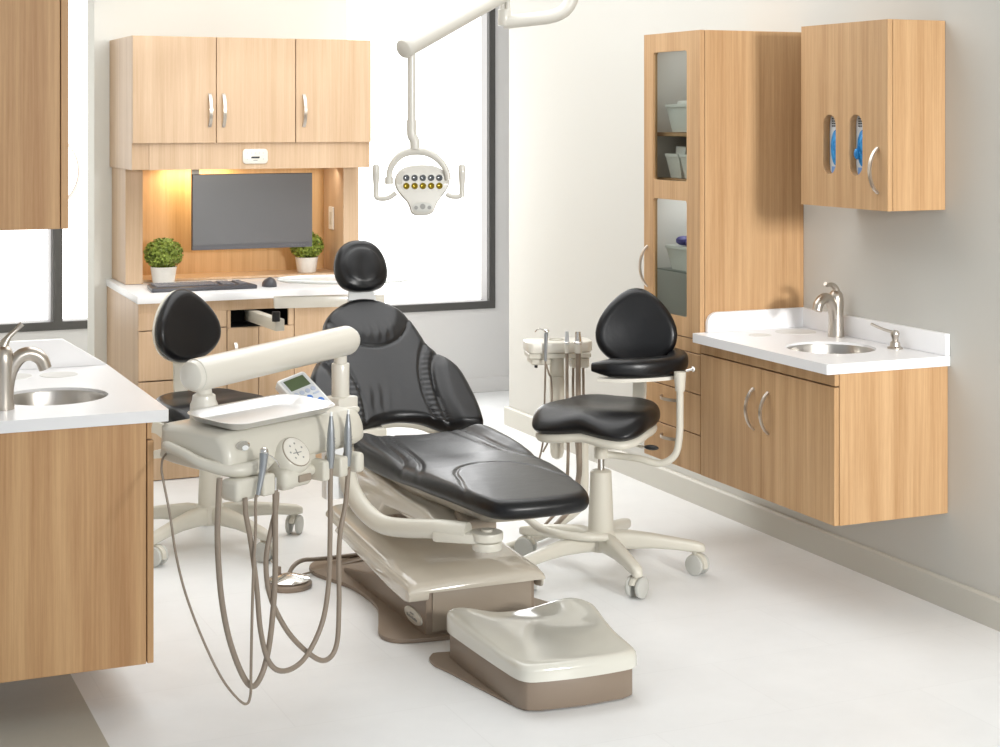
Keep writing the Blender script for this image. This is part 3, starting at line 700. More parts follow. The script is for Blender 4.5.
# seat
sh_ = [(0, 5.82), (.12, 5.83), (.2, 5.835), (.255, 5.815), (.28, 5.76), (.284, 5.66), (.278, 5.5), (.264, 5.3), (.248, 5.14), (.222, 4.99), (.2, 4.87), (.186, 4.80), (.162, 4.735), (.115, 4.705), (0, 4.695)]
so = smooth_closed(sh_+[(-x, y) for x, y in sh_[-2:0:-1]], 6)
zprof = [(4.6, .552), (4.75, .557), (5.0, .564), (5.2, .567), (5.45, .560), (5.7, .566), (5.9, .58)]
sA = dense([(.11, 5.84), (.14, 5.7), (.15, 5.55), (.165, 5.42), (.20, 5.28), (.26, 5.18), (.31, 5.12)])
sB = dense([(.16, 5.84), (.185, 5.7), (.195, 5.57), (.205, 5.46), (.24, 5.35), (.31, 5.25)])
sC = dense([(-.21, 4.86), (-.165, 5.02), (-.14, 5.12), (-.08, 5.2), (0, 5.225), (.08, 5.2), (.14, 5.12), (.165, 5.02), (.21, 4.86)])
sA_t = sorted([(y, x) for x, y in sA]); sB_t = sorted([(y, x) for x, y in sB])
def seattop(x, y):
    ax = abs(x); h = 0
    h -= .006*math.exp(-(segdist(ax, y, sA)/.0065)**2)+.006*math.exp(-(segdist(ax, y, sB)/.0065)**2)
    h -= .0045*math.exp(-(segdist(x, y, sC)/.006)**2)
    if y > 5.1:
        xb = interp(y, sB_t); h += .022*sstep((ax-xb)/.07)*sstep((y-5.2)/.12)
        xa = interp(y, sA_t)
        if xa < ax < xb: h += .0006*math.sin((y*.8+ax)*2*PI/.03)*sstep((ax-xa)/.012)*sstep((xb-ax)/.012)
    h -= .012*math.exp(-(x/.13)**2)*math.exp(-((y-5.55)/.22)**2)
    return h
def seatz(y): return interp(y, zprof)
def smap(x, y, h):
    ed = max(0, abs(x)-.17); return Vector((CX+x, y, seatz(y)-.064+h-1.2*ed*ed))
cushion(so, .064, .038, smap, seattop, .006, 200, 54, (0, 5.3)).build('seat', BLACK, ch, O, 60)
# seat frame and lift mechanism
fo = [(x*.8, (y-5.3)*.8+5.36) for x, y in so]
cushion(fo, .05, .02, lambda x, y, h: Vector((CX+x, y, seatz(y)-.115+h)), n=90, rings=6, center=(0, 5.3)).build('seat_pan', BEIGE, ch, O, 50)
sf = [(5.05, .425), (5.15, .452), (5.35, .455), (5.55, .47), (6.02, .50), (6.06, .46), (6.04, .33), (5.6, .325), (5.55, .375), (5.3, .39), (5.1, .395)]
MB().prism([(p[0], p[1]) for p in sf], CX-.245, CX-.07, 'yz', .015, 3).build('seat_frame', BEIGE, ch, O)
MB().box(CX-.235, 5.15, .375, CX-.10, 5.56, .43, .012, 3).build('frame_bracket', BEIGE, ch, O)
MB().box(CX-.16, 5.66, .15, CX+.16, 6.0, .372, .01).build('lift_column', BROWN, ch, O)
MB().box(CX-.22, 6.02, .33, CX-.058, 6.12, .555, .008, 2).build('back_hinge', CREAM2, ch, O)
bl = MB()
for k in range(9): bl.box(CX-.18+k*.0025, 4.93+k*.018, .395, CX-.075, 4.942+k*.018, .455-.0*k, .003)
bl.build('bellows', BROWN2, ch, O)
# lift arm cover: slab sloping down to the front
cv = []
for k in range(13):
    t_ = k/12; y = 5.15+t_*(6.05-5.15); zt_ = .200+.018*sstep(t_*4)+.055*t_**1.3; th = .045-.008*t_; hw = .25-.004*t_
    if k == 0: th = .018; zt_ -= .012; y -= .008
    if k == 1: th = .03; y = 5.156
    zb_ = zt_-th
    ring = [(-hw, zb_), (-hw, zt_-min(.035, th*.7)), (-hw+.012, zt_-min(.012, th*.3)), (-hw+.04, zt_), (-hw*.4, zt_+.006), (hw*.4, zt_+.006), (hw-.04, zt_), (hw-.012, zt_-min(.012, th*.3)), (hw, zt_-min(.035, th*.7)), (hw, zb_)]
    cv.append([Vector((2.18+a, y, b)) for a, b in ring])
cvm = MB().loft(cv)
for xa, xb in ((1.933, 2.006), (2.416, 2.427)):
    cvm.prism([(5.148, .145), (5.143, .165), (5.152, .19), (5.20, .202), (5.9, .235), (5.95, .2), (5.34, .142), (5.19, .136)], xa, xb, 'yz', .006, 2)
cvm.build('lift_cover', BEIGE, ch, O, 50)
# pedestal
pw = [(.19, 5.262), (.192, 5.36), (.2, 5.6), (.215, 5.9), (.22, 6.1)]
MB().prism([(5.187, .012), (5.187, .184), (5.22, .182), (5.28, .165), (6.06, .03), (6.06, .012)], 2.008, 2.41, 'yz', .006, 2).build('pedestal', BROWN, ch, O)
MB().box(2.03, 5.18, .026, 2.396, 5.1875, .178, .003, 2).build('front_panel', BROWN2, ch, O)
bd = MB().lathe((0, 0, 0), [(.022, 0), (.0215, .004), (.018, .0065), (.001, .007)], 32, M=Matrix.Translation((2.008, 5.30, .052)) @ Matrix.Rotation(-PI/2, 4, 'Y') @ Matrix.Diagonal((1.2, 3.8, 1, 1))).build('badge', CREAM2, ch, O)
mk = MB()
for k in range(8): mk.box(2.0, 5.252+k*.0125, .043, 2.0012, 5.261+k*.0125, .0495+.002*(k % 2), 0)
mk.box(2.0, 5.285, .058, 2.0012, 5.318, .0625, 0)
mk.build('badge_print', MARK, bd, O)
plh = [(.0, 5.158), (.1, 5.158), (.2, 5.16), (.30, 5.18), (.345, 5.22), (.352, 5.29), (.315, 5.40), (.262, 5.56), (.25, 5.7), (.262, 5.86), (.30, 5.98), (.33, 6.08), (.325, 6.17), (.28, 6.24), (.2, 6.27), (0, 6.28)]
po = smooth_closed([(CX+x, y) for x, y in plh]+[(CX-x, y) for x, y in plh[-2:0:-1]], 4)
MB().prism(po, .0, .016, 'xy', .004, 2, ang=.9).build('base_plate', BROWN, ch, O, 40)

# floor box under the toe end
fb = thing('floor_box', 'low two-tone floor box with glossy pale lid under the foot end of the chair', 'floor box', (2.21, 4.75, 0)); O = fb.location
def fbo(s_, yr, wr=.3):
    return [(-.19*s_, 4.455), (-.155*s_, 4.415), (0, 4.40), (.155*s_, 4.415), (.19*s_, 4.455), (.205*s_, 4.6), (wr, yr), (-wr, yr)]
o1 = [(-.196, 4.47), (-.18, 4.43), (-.14, 4.412), (0, 4.398), (.14, 4.405), (.18, 4.422), (.2, 4.46), (.218, 4.62), (.248, 4.8), (.243, 4.85), (.2, 4.88), (.12, 4.895), (.054, 4.92), (-.085, 4.985), (-.17, 5.01), (-.21, 4.98), (-.213, 4.85), (-.205, 4.6)]
def wpts(L_): return [(2.21+x, y) for x, y in L_]
MB().prism(wpts([(x*.965, (y-4.7)*.975+4.7) for x, y in o1]), .004, .092, 'xy', .006, 2).build('box_base', BROWN, fb, O)
MB().prism(wpts(smooth_closed([(-.19, 4.50), (-.15, 4.45), (0, 4.43), (.14, 4.44), (.17, 4.48), (.18, 4.6), (.21, 4.85), (.18, 4.9), (-.18, 5.03), (-.25, 5.02), (-.275, 4.94), (-.255, 4.84)], 4)), 0, .0065, 'xy', .002, 1, ang=.9).build('base_plate', BROWN, fb, O)
rings = []
def lidz(x, y):
    z = .142
    z += .034*math.exp(-((x-.18)/.11)**2)*math.exp(-((y-4.9)/.13)**2)+.010*math.exp(-((x+.17)/.09)**2)*math.exp(-((y-5.0)/.12)**2)
    z -= .010*math.exp(-((x+.03)/.09)**2)*math.exp(-((y-4.97)/.1)**2)
    z += .008*sstep((y-4.45)/.4)
    return z
L0 = resample(smooth_closed(o1, 5), 96); fcx, fcy = 0, 4.7
for s_, z in ((.9, .0925), (1, .0925)): rings.append([Vector((2.21+x*s_, (y-fcy)*s_+fcy, z)) for x, y in L0])
for s_, dz in ((1.0, -.022), (.992, -.012), (.97, -.004), (.94, -.0005), (.9, 0), (.82, 0), (.72, 0), (.6, 0), (.48, 0), (.36, 0), (.24, 0), (.12, 0), (.02, 0)):
    rings.append([Vector((2.21+x*s_, (y-fcy)*s_+fcy, lidz(x*s_, (y-fcy)*s_+fcy)+dz)) for x, y in L0])
MB().loft(rings).build('lid', BOXTOP, fb, O, 50)

# foot control
fc = thing('foot_control', 'round chrome foot control disc with brown base, cord to the chair base', 'foot control', (1.769, 5.985, 0))
MB().lathe((0, 0, 0), [(.085, 0), (.087, .004), (.087, .016), (.08, .022), (.02, .024)], 44).build('disc_base', BROWN, fc)
MB().lathe((0, 0, 0), [(.076, .0245), (.078, .030), (.07, .034), (.03, .046), (.012, .05), (.001, .051)], 44).build('disc_top', CHROME, fc)
MB().cyl((-.02, .07, .02), (-.02, .07, .06), .011, n=14, bev=.002).build('lever_knob', BROWN, fc)
MB().tube([(-.02, .07, .055), (-.04, .085, .075), (-.045, .09, .082)], .003, 8).build('lever_rod', CHROME, fc)
MB().tube([(.02, .075, .02), (.045, .09, .05), (.09, .12, .06), (.16, .17, .045), (.26, .22, .03), (.4, .26, .02)], .0085, 10).build('cord', HOSE, fc)
MB().tube([(.04, .06, .012), (.09, .09, .016), (.2, .14, .012), (.37, .18, .02)], .004, 8).build('cord', HOSE, fc)

# ------------------------------------------------------------------ delivery unit
du = thing('delivery_unit', 'cream delivery unit arm and control head at the left side of the chair', 'delivery unit', (1.774, 5.337, 0)); O = du.location
def Z56(v): return CH-(v-Y0)*5.6/F
kn = at_w(487, 540, 5.3)
pl = MB()
pl.cyl((kn.x, kn.y, .372), (kn.x, kn.y, .398), .048, n=32, bev=.004).cyl((kn.x, kn.y, .401), (kn.x, kn.y, .43), .052, n=32, bev=.006)
e_ = at_w(436, 530, 5.36)
bar((e_.x, e_.y, .405), (kn.x, kn.y, .41), .085, .035, pl, .012)
pl.cyl((kn.x, kn.y, .43), (kn.x, kn.y, .437), .018, n=20)
pl.build('pivot_arm', CREAM2, du, O)
tp = [at_w(u, v, w) for u, v, w in ((468, 532, 5.31), (440, 529, 5.35), (405, 528, 5.42), (382, 524, 5.47), (364, 510, 5.52), (351, 489, 5.57), (345, 466, 5.6))]
MB().tube(tp, .031, 20).build('support_tube', CREAM2, du, O)
px, py = 1.76, 5.343
MB().prism(rrect(.07, .06, .012, 4, 1.738, 5.352), .47, .75, 'xy').build('post_sleeve', KPADW, du, O)
RM = Matrix.Translation((px, py, 0)) @ Matrix.Rotation(math.radians(25), 4, 'Z')
MB().box(-.045, -.04, Z56(424), .045, .04, Z56(396), .006, 2, M=RM).cyl((px, py, Z56(397)), (px, py, Z56(363)), .03, n=28, bev=.003).cyl((px, py, Z56(363)), (px, py, Z56(346)), .022, n=24).build('post', CREAM, du, O)
aL = at_w(201, 374, 5.0); aR = at_w(346, 340.5, 5.6)
ad = (aR-aL).normalized()
prof = [(.001, -.058), (.03, -.055), (.043, -.045), (.047, -.03), (.05, -.028)]
Lh = (aR-aL).length
prof += [(.05, 0), (.05, Lh), (.047, Lh+.012), (.038, Lh+.03), (.02, Lh+.04), (.001, Lh+.042)]
MB().lathe((0, 0, 0), prof, 40, M=Matrix.Translation(aL) @ ad.to_track_quat('Z', 'Y').to_matrix().to_4x4()).build('flex_arm', CREAM, du, O)
HA = math.radians(28.5)
hp = at_w(204, 400, 5.02)
MB().lathe((hp.x, hp.y, 0), [(.043, uz(424, 5.02)), (.042, uz(404, 5.02)), (.036, uz(400, 5.02)), (.034, uz(395, 5.02)), (.024, uz(393, 5.02)), (.022, uz(382, 5.02))], 28).build('head_swivel', CREAM, du, O)
# control head, local axes: x along its length, -y the operator side
H0 = Vector((1.341, 4.8887, 0)); HM = Matrix.Translation(H0) @ Matrix.Rotation(HA, 4, 'Z')
HO = O
def hl(u, v, ly):
    """local (x,z) on the head of the sight line through a point on plane y=ly"""
    inv = HM.inverted(); o_ = inv @ Vector((0, 0, CH)); d_ = inv.to_3x3() @ ray(u, v); k = (ly-o_.y)/d_.y; q = o_+d_*k; return q.x, q.z
cs = [(-.15, .765), (-.142, .80), (-.12, .834), (-.08, .845), (.13, .845), (.15, .83), (.155, .77), (.14, .735), (-.08, .722), (-.13, .728), (-.148, .742)]
rings = []
cs2 = [(q[0], q[1]) for q in smooth_closed(cs, 4)]
for x, s_ in ((-.252, .7), (-.249, .82), (-.24, .92), (-.225, .98), (-.205, 1), (0, 1), (.26, .96), (.31, .9), (.335, .82), (.345, .7), (.348, .55)):
    rings.append([Vector((x, .0+(y-.0)*(.4+.6*s_), .785+(z-.785)*s_)) for y, z in cs2])
MB().loft(rings, M=HM).build('control_head', CREAM2, du, HO, 50)
# side grip
MB().tube([(-.235, .10, .765), (-.272, .09, .79), (-.278, .02, .782), (-.27, -.07, .757), (-.22, -.145, .740), (-.14, -.162, .742), (-.07, -.14, .745)], [.012, .0145, .0145, .0165, .021, .021, .012], 14, M=HM).build('grip_handle', CREAM2, du, HO, 50)
MB().tube([(.30, -.07, .83), (.35, -.09, .83), (.362, -.02, .815), (.352, .06, .80), (.30, .09, .79)], [.010, .011, .011, .011, .01], 12, M=HM).build('grip_handle', CREAM2, du, HO, 50)
# level window
x, z = hl(248, 437, -.165)
lv = MB().lathe((0, 0, 0), [(.026, 0), (.026, .004), (.02, .005), (.001, .004)], 28, M=HM @ Matrix.Translation((x, -.1415, .805)) @ Matrix.Rotation(math.radians(62), 4, 'X') @ Matrix.Scale(.5, 4, (0, 1, 0))).build('indicator_window', CHROME, du, HO)
MB().lathe((0, 0, 0), [(.012, 0), (.012, .007), (.001, .0075)], 20, M=HM @ Matrix.Translation((x+.004, -.1445, .797)) @ Matrix.Rotation(math.radians(62), 4, 'X') @ Matrix.Scale(.6, 4, (0, 1, 0))).build('indicator_button', KPADW, lv, HO)
# holder rail and blocks
yb_ = -.172
rail = MB(); sx = {}
for u in (231, 253, 258, 271, 278, 293, 318, 327, 335, 344, 352, 361): sx[u] = hl(u, 478, yb_)[0]
zr_ = .690
rail.tube([(sx[231]+.03, yb_+.03, zr_), (sx[361]-.02, yb_+.03, zr_)], .016, 12, smooth=False, M=HM).build('holder_rail', CREAM2, du, HO)
for a, b, big in ((231, 258, 1), (258, 271, 0), (278, 293, 1), (318, 327, 0), (335, 344, 0), (352, 361, 1)):
    MB().box(sx[a]+.002, yb_-.022, zr_-.032, sx[b]-.002, yb_+.05, zr_+.03, .014 if big else .008, 3, M=HM).build('holder_block', CREAM2, du, HO)
# bracket between head and rail
MB().box(-.02, yb_+.03, .68, .12, -.05, .745, .012, 2, M=HM).build('rail_bracket', CREAM2, du, HO)
# dial pod
x, z = hl(297, 458, yb_-.02)
PM = HM @ Matrix.Translation((x+.008, yb_+.012, .748)) @ Matrix.Rotation(math.radians(52), 4, 'X')
pod = MB().lathe((0, 0, 0), [(.062, -.06), (.062, -.01), (.058, .012), (.052, .022), (.048, .026), (.001, .026)], 40, M=PM)
pod.box(x-.06, yb_-.03, .662, x+.062, yb_+.05, .722, .02, 3, M=HM)
pd = pod.build('dial_pod', CREAM2, du, HO, 50)
dl = MB().lathe((0, 0, 0), [(.046, .0262), (.046, .029), (.044, .030), (.001, .030)], 40, M=PM).build('touch_dial', CREAM, pd, HO)
MB().lathe((0, 0, 0), [(.0485, .0255), (.0485, .0275), (.0455, .0275), (.0455, .0255)], 40, M=PM).build('dial_ring', BROWN2, pd, HO)
mk = MB()
for a in (20, 80, 130, 180, 230, 300): mk.add([(.026*math.cos(math.radians(a))+.004*math.cos(b), .026*math.sin(math.radians(a))+.004*math.sin(b), .0306) for b in (0, PI/2, PI, 1.5*PI)], [(0, 1, 2, 3)], PM)
mk.box(-.018, -.006, .0303, .016, -.003, .0307, 0, M=PM).box(-.004, -.014, .0303, 0, .008, .0307, 0, M=PM)
mk.build('dial_print', MARK, pd, HO)
MB().box(x-.006, yb_-.037, .678, x+.045, yb_-.028, .700, .004, 2, M=HM).build('holder_button', BROWN2, pd, HO)
# keypad
k0 = at_w(280, 379, 5.38); k1 = at_w(308, 369, 5.46); k2 = at_w(329.5, 403, 5.36); k3 = at_w(302, 416, 5.28)
ex = ((k1-k0)+(k2-k3)).normalized(); ey = ((k0-k3)+(k1-k2)).normalized(); ez = ex.cross(ey).normalized(); ey = ez.cross(ex)
kc = (k0+k1+k2+k3)/4; kw = ((k1-k0).length+(k2-k3).length)/2; kh = ((k0-k3).length+(k1-k2).length)/2
KM = Matrix.Translation(kc) @ Matrix((ex, ey, ez)).transposed().to_4x4()
kp = MB().prism(rrect(kw, kh, .012, 5), -.034, -.002, 'xy', .005, 2, M=KM).build('keypad', KPADW, du, HO)
MB().prism(rrect(kw*.84, kh*.9, .006, 4), -.0025, -.001, 'xy', M=KM).build('keypad_face', KPAD, kp, HO)
MB().box(-kw*.34, kh*.12, -.0012, kw*.34, kh*.4, .0006, 0, M=KM).build('lcd', LCD, kp, HO)
mk = MB()
for q in range(4): mk.prism(circ(-kw*.3+q*kw*.2, kh*.0, kw*.075, 14), -.001, .0008, 'xy', M=KM)
mk.build('pale_button', PALEB, kp, HO)
mk = MB()
for q, r_ in ((0, -.17), (.24, -.32)): mk.prism(circ(q*kw, r_*kh, kw*.09, 16), -.001, .001, 'xy', M=KM)
mk.build('blue_button', BLUE, kp, HO)
MB().box(kw*.18, -kh*.14, -.001, kw*.38, -kh*.10, .0006, 0, M=KM).build('print', PALEB, kp, HO)
MB().cyl(kc-ez*.03, HM @ Vector((.2, .12, .82)), .02, n=16).build('keypad_stalk', CREAM2, du, HO)
# tray
tr = thing('instrument_tray', 'shiny stainless steel tray lying on the control head', 'tray', tuple(HM @ Vector((-.008, -.038, .852))), HA)
tr.rotation_euler = (math.radians(3), 0, HA)
rings = []
TW, TD = .45, .245
for s_, z in ((-.03, .001), (0, 0), (.012, .004), (.03, .022), (.036, .024), (.0365, .0255), (.032, .0255), (.026, .0235), (.008, .006), (-.004, .002), (-.05, .002)):
    rings.append([Vector((x, y, z)) for x, y in rrect(TW-.06+2*s_-.012, TD-.06+2*s_-.012, max(.03+s_, .005), 6)])
MB().loft(rings).build('tray_pan', STAIN, tr)

# instruments with hoses : w grows from left to right along the holder
def wu(u): return 4.74+(max(u, 225)-245)/107*.36
def hp_w(pts, dw=0): return [at_w(u, v, wu(u)+dw) for u, v in pts]
def inst(name, label, cat, u, v): 
    p = at_w(u, v, wu(u)); return thing(name, label, cat, (p.x, p.y, p.z), 0)
# air-water syringe
sy = inst('air_water_syringe', 'grey air-water syringe with bent tip in the left holder slot, thin hose', 'syringe', 262, 490); O = sy.location
a_ = hp_w([(264, 453), (262.5, 470), (258, 495)], -.06)
MB().tube(a_, [.013, .0105, .0065], 12).build('syringe_body', GREYM, sy, O)
MB().ell(a_[0]+Vector((0, 0, .004)), .013, 12, 8).build('syringe_button', CHROME, sy, O)
MB().tube(hp_w([(266, 454), (272, 457), (277, 462), (279.5, 467)], -.07), .0025, 8).build('syringe_tip', CHROME, sy, O)
MB().tube(hp_w([(257.8, 494), (255.7, 500), (255.6, 530), (253.5, 570), (252, 620), (251, 670), (250.5, 695), (246, 704), (236, 697), (221, 677), (203, 640), (186, 595), (176, 555), (170, 515)], -.05)+[at_w(164, 484, 4.75), at_w(161.5, 468, 4.82), at_w(165, 455, 4.88), at_w(180, 448, 4.95)], [.0045, .0042, .0036, .0036, .0036], 8, 6).build('hose', HOSE, sy, O)
# empty hose coupling
ec = inst('hose_coupling', 'empty taupe hose with chrome coupling in the second holder slot', 'hose', 275, 490); O = ec.location
MB().tube(hp_w([(275.2, 477), (275.2, 491)], -.02), .006, 12, smooth=False).build('coupling', CHROME, ec, O)
MB().tube(hp_w([(275.2, 490), (275.3, 530), (275, 580), (272, 622), (268, 652), (262, 674), (254, 686), (246, 681), (236, 660), (227, 630), (220.5, 590), (217.5, 540), (218.5, 500), (219.5, 478)], -.02), .0085, 12).build('hose', HOSE, ec, O)
# two handpieces
for i, (u, lab, path) in enumerate(((331, 'grey handpiece in the left of the paired slots nearest the chair', [(330.5, 468), (330.3, 500), (330, 540), (328.5, 585), (321.5, 625), (304, 659), (284, 671), (269, 662), (260.5, 630), (256.5, 585), (250.5, 540), (246, 515), (245, 498)]),
                                     (348, 'grey handpiece in the end slot of the holder, beside the chair arm post', [(348.5, 468), (345.5, 504), (340.5, 530), (338.8, 560), (339, 605), (336.5, 645), (326, 660), (311, 655), (288, 632), (270.5, 597), (266, 562), (271, 530), (276, 508), (277, 492)]))):
    h_ = inst('handpiece', lab, 'handpiece', u, 466); O = h_.location; dw = -.03 if i == 0 else 0
    top = 412 if i == 0 else 410
    MB().tube(hp_w([(u+.2, top+4), (u, top+18), (u-.3, top+32), (u-.4, top+44), (u-.6, top+56)], dw), [.005, .0105, .0125, .0125, .0095], 14).build('grip', GREYM, h_, O)
    MB().tube(hp_w([(u+.3, top), (u+.2, top+5)], dw), [.0035, .005], 10, smooth=False).build('tip', KPADW, h_, O)
    gr = MB()
    for k in range(6): gr.tube(hp_w([(u, top+26+k*3), (u, top+27+k*3)], dw), .0133, 14, smooth=False)
    gr.build('grip_rings', GREYP if i == 9 else GREYM, h_, O)
    MB().tube(hp_w(path, dw), .0078, 12).build('hose', HOSE, h_, O)

# ------------------------------------------------------------------ stools
def stool(name, label, x, y, rz, angles, seat_z, zc, twist, bx=0, by=.235):
    t = thing(name, label, 'stool', (x, y, 0), rz)
    R = .36
    bs = MB()
    bs.lathe((0, 0, 0), [(.02, .085), (.055, .09), (.066, .11), (.064, .15), (.05, .165), (.048, .17)], 30)
    for a in angles:
        a = math.radians(a)-rz; d = Vector((math.cos(a), math.sin(a), 0)); q = Vector((-math.sin(a), math.cos(a), 0)); rings = []
        for s_, zc_, hh, ww in ((.03, .125, .036, .034), (.10, .13, .036, .03), (.2, .126, .028, .026), (.29, .116, .023, .023), (.345, .108, .022, .022), (.375, .104, .02, .021), (.395, .10, .015, .016), (.4, .099, .006, .006)):
            rings.append([d*s_+q*(ww*math.copysign(abs(math.cos(b))**.6, math.cos(b)))+Vector((0, 0, zc_+hh*math.copysign(abs(math.sin(b))**.6, math.sin(b)))) for b in [2*PI*j/16+.2 for j in range(16)]])
        bs.loft(rings)
    bs.build('star_base', CREAM2, t, ang=50)
    for i, a in enumerate(angles):
        a = math.radians(a)-rz; c = Vector((R*math.cos(a), R*math.sin(a), 0)); sw_ = a+[.9, 2.2, -.7, 1.6, .3][i % 5]
        M_ = Matrix.Translation(c) @ Matrix.Rotation(sw_, 4, 'Z') @ Matrix.Translation((.012, 0, 0))
        hd = MB(); hd.cyl((-.012, 0, .06), (-.012, 0, .098), .011, M=M_)
        prof_ = [(.043*math.cos(b)*1.0, .04+.043*math.sin(b)) for b in [PI*k/14-.3 for k in range(15)]]
        hd.prism(prof_, -.011, .011, 'xz', .003, 2, M=M_)
        cst = hd.build('caster', CREAM2, t, ang=40)
        for q in (-1, 1): MB().cyl((0, q*.013, .04), (0, q*.03, .04), .0395, n=28, bev=.006, M=M_).build('caster_wheel', PADGR, cst)
    MB().lathe((0, 0, 0), [(.049, .15), (.049, .2), (.041, zc), (.035, zc+.004), (.03, zc+.006)], 32).build('column', CREAM2, t)
    MB().cyl((0, 0, zc), (0, 0, seat_z-.13), .0135).build('gas_piston', CHROME, t)
    MB().cyl((0, 0, zc+.05), (0, 0, seat_z-.09), .026, n=24, bev=.003).build('piston_collar', CREAM2, t)
    # seat, rear is +y
    so_ = smooth_closed([(0, .205), (.1, .2), (.175, .155), (.215, .07), (.232, -.03), (.228, -.13), (.185, -.2), (.11, -.215), (0, -.2), (-.11, -.215), (-.185, -.2), (-.228, -.13), (-.232, -.03), (-.215, .07), (-.175, .155), (-.1, .2)], 5)
    def stop(x_, y_):
        f = sstep((-y_-.02)/.22); h = -.045*f*f*(.5+.5*abs(x_)/.2)
        h += .010*math.exp(-(x_/.06)**2)*f; h -= .010*math.exp(-(x_/.11)**2)*math.exp(-((y_-.03)/.1)**2)
        return h+.012*sstep((y_-.06)/.13)
    def zlow(x_, y_): return -.03*sstep((-y_-.02)/.22)*(.4+.6*abs(x_)/.2)
    cushion(so_, .075, .038, lambda a, b, h: Vector((a, b, seat_z-.075+h+zlow(a, b)*(1-min(1, h/.075)))), stop, .006, 90, 22).build('seat', BLACK, t, ang=60)
    cushion([(a*.95, b*.95) for a, b in so_], .035, .02, lambda a, b, h: Vector((a, b, seat_z-.105+h+zlow(a, b))), n=60, rings=5).build('seat_shell', CREAM2, t, ang=60)
    # backrest
    bz = seat_z+.275; tl = .16
    eo = [(.158*math.cos(a)*(1-.25*math.sin(a)-.06*math.sin(a)**2), .155*math.sin(a)-.0*math.cos(a)) for a in [2*PI*k/40 for k in range(40)]]
    TR = Matrix.Rotation(twist, 3, 'Z'); up = TR @ Vector((0, math.sin(tl), math.cos(tl))); nn = TR @ Vector((0, -math.cos(tl), math.sin(tl))); rt = TR @ Vector((1, 0, 0)); bc_ = Vector((bx, by, bz))
    cushion(eo, .065, .036, lambda a, b, h: bc_+rt*a+up*b+nn*(h-.03+1.1*a*a), lambda a, b: 0, .008, 70, 16).build('backrest', BLACK, t, ang=60)
    cushion([(a*.985, b*.985) for a, b in eo], .016, .008, lambda a, b, h: bc_+rt*a+up*b+nn*(h-.038+1.1*a*a), n=70, rings=5).build('back_shell', CREAM2, t, ang=60)
    st = [Vector((0, .0, seat_z-.108)), Vector((0, .13, seat_z-.112)), Vector((bx*.8, by, seat_z-.09)), Vector((bx, by+.027, seat_z-.01)), Vector((bx, by+.033, seat_z+.1)), Vector((bx, by+.05, bz+.02))]
    MB().tube(st, .03, sec=[(-1, -.22), (1, -.22), (1, .22), (-1, .22)]).build('back_strut', CREAM2, t, ang=40)
    MB().tube([(0.10, -.05, seat_z-.115), (.2, -.09, seat_z-.125), (.245, -.11, seat_z-.12)], .006, 8).build('lever_rod', CHROME, t)
    MB().ell((.26, -.116, seat_z-.119), (.03, .013, .010), 12, 8).build('lever_knob', BLKP, t)
    return t
SRX, SRY, SRZ = 2.925, 5.69, math.radians(-52)
s1 = stool('assistant_stool', 'black assistant stool with curved arm bar in front of the right cabinets', SRX, SRY, SRZ, (-165, -97, -27, 47, 116), .645, .39, math.radians(22), .04, .25)
# arm bar and foot bar of the assistant stool (world positions)
O = Vector((SRX, SRY, 0)); RI = Matrix.Rotation(-SRZ, 4, 'Z')
def loc(P): return [RI @ (Vector(p)-O) for p in P]
bar_pts = loc([(2.874, 5.658, .799), (2.93, 5.602, .80), (3.02, 5.565, .80), (3.12, 5.565, .80), (3.20, 5.60, .80), (3.262, 5.69, .80), (3.28, 5.79, .803), (3.265, 5.86, .806)])
sec = [(1*math.copysign(abs(math.cos(2*PI*k/20))**.7, math.cos(2*PI*k/20)), .85*math.copysign(abs(math.sin(2*PI*k/20))**.7, math.sin(2*PI*k/20))) for k in range(20)]
MB().tube(bar_pts, [.020, .040, .042, .042, .043, .043, .043, .04, .024], sec=sec).build('arm_bar', BLACK, s1, ang=60)
plate_pts = loc([(2.89, 5.64, .755), (2.95, 5.595, .755), (3.05, 5.565, .756), (3.15, 5.572, .756), (3.22, 5.62, .757), (3.27, 5.72, .758)])
MB().tube(plate_pts, [.028, .034, .034, .028], sec=[(-1, -.2), (1, -.2), (1, .2), (-1, .2)]).build('bar_plate', CREAM, s1, ang=40)
pq = at_w(679, 385, 6.32)
tb = loc([(SRX, SRY, .455), (SRX+.06, SRY-.03, .45), tuple(at_w(640, 459, 6.34)), tuple(at_w(660, 463.5, 6.32)), tuple(at_w(675, 455, 6.31)), tuple(at_w(679.5, 435, 6.31)), tuple(at_w(680, 410, 6.31)), tuple(at_w(680, 380, 6.31))])
MB().tube(tb, .0135, 14).build('bar_tube', CREAM2, s1)
q0 = at_w(680, 391, 6.31); q1 = at_w(680, 376, 6.31); q2 = at_w(680, 372, 6.31)
cl = MB(); L3 = loc([q0, q1, q2]); cl.cyl(L3[0], L3[1], .018, .023, n=20).cyl(L3[1], L3[2], .023, n=20); cl.build('tube_socket', CREAM2, s1)
kb0, kb1, kb2 = loc([at_w(686, 371, 6.31), at_w(692, 369.5, 6.31), at_w(695, 369, 6.31)])
MB().cyl(kb0, kb1, .005, n=10).cyl(kb1, kb2, .011, n=16, bev=.002).build('clamp_knob', CHROME, s1)
fbp = loc([tuple(at_w(607, 537.5, 6.27)), tuple(at_w(585, 537.2, 6.25)), tuple(at_w(560, 534, 6.28)), tuple(at_w(540, 528, 6.36)), tuple(at_w(526, 517, 6.48))])
MB().tube(fbp, .0155, 14).build('foot_bar', CREAM2, s1)
SLX, SLY, SLZ = 1.65, 6.71, math.radians(14)
s2 = stool('operator_stool', 'black operator stool behind the delivery unit, before the desk', SLX, SLY, SLZ, (3, 75, 147, 219, -69), .60, .36, math.radians(10))

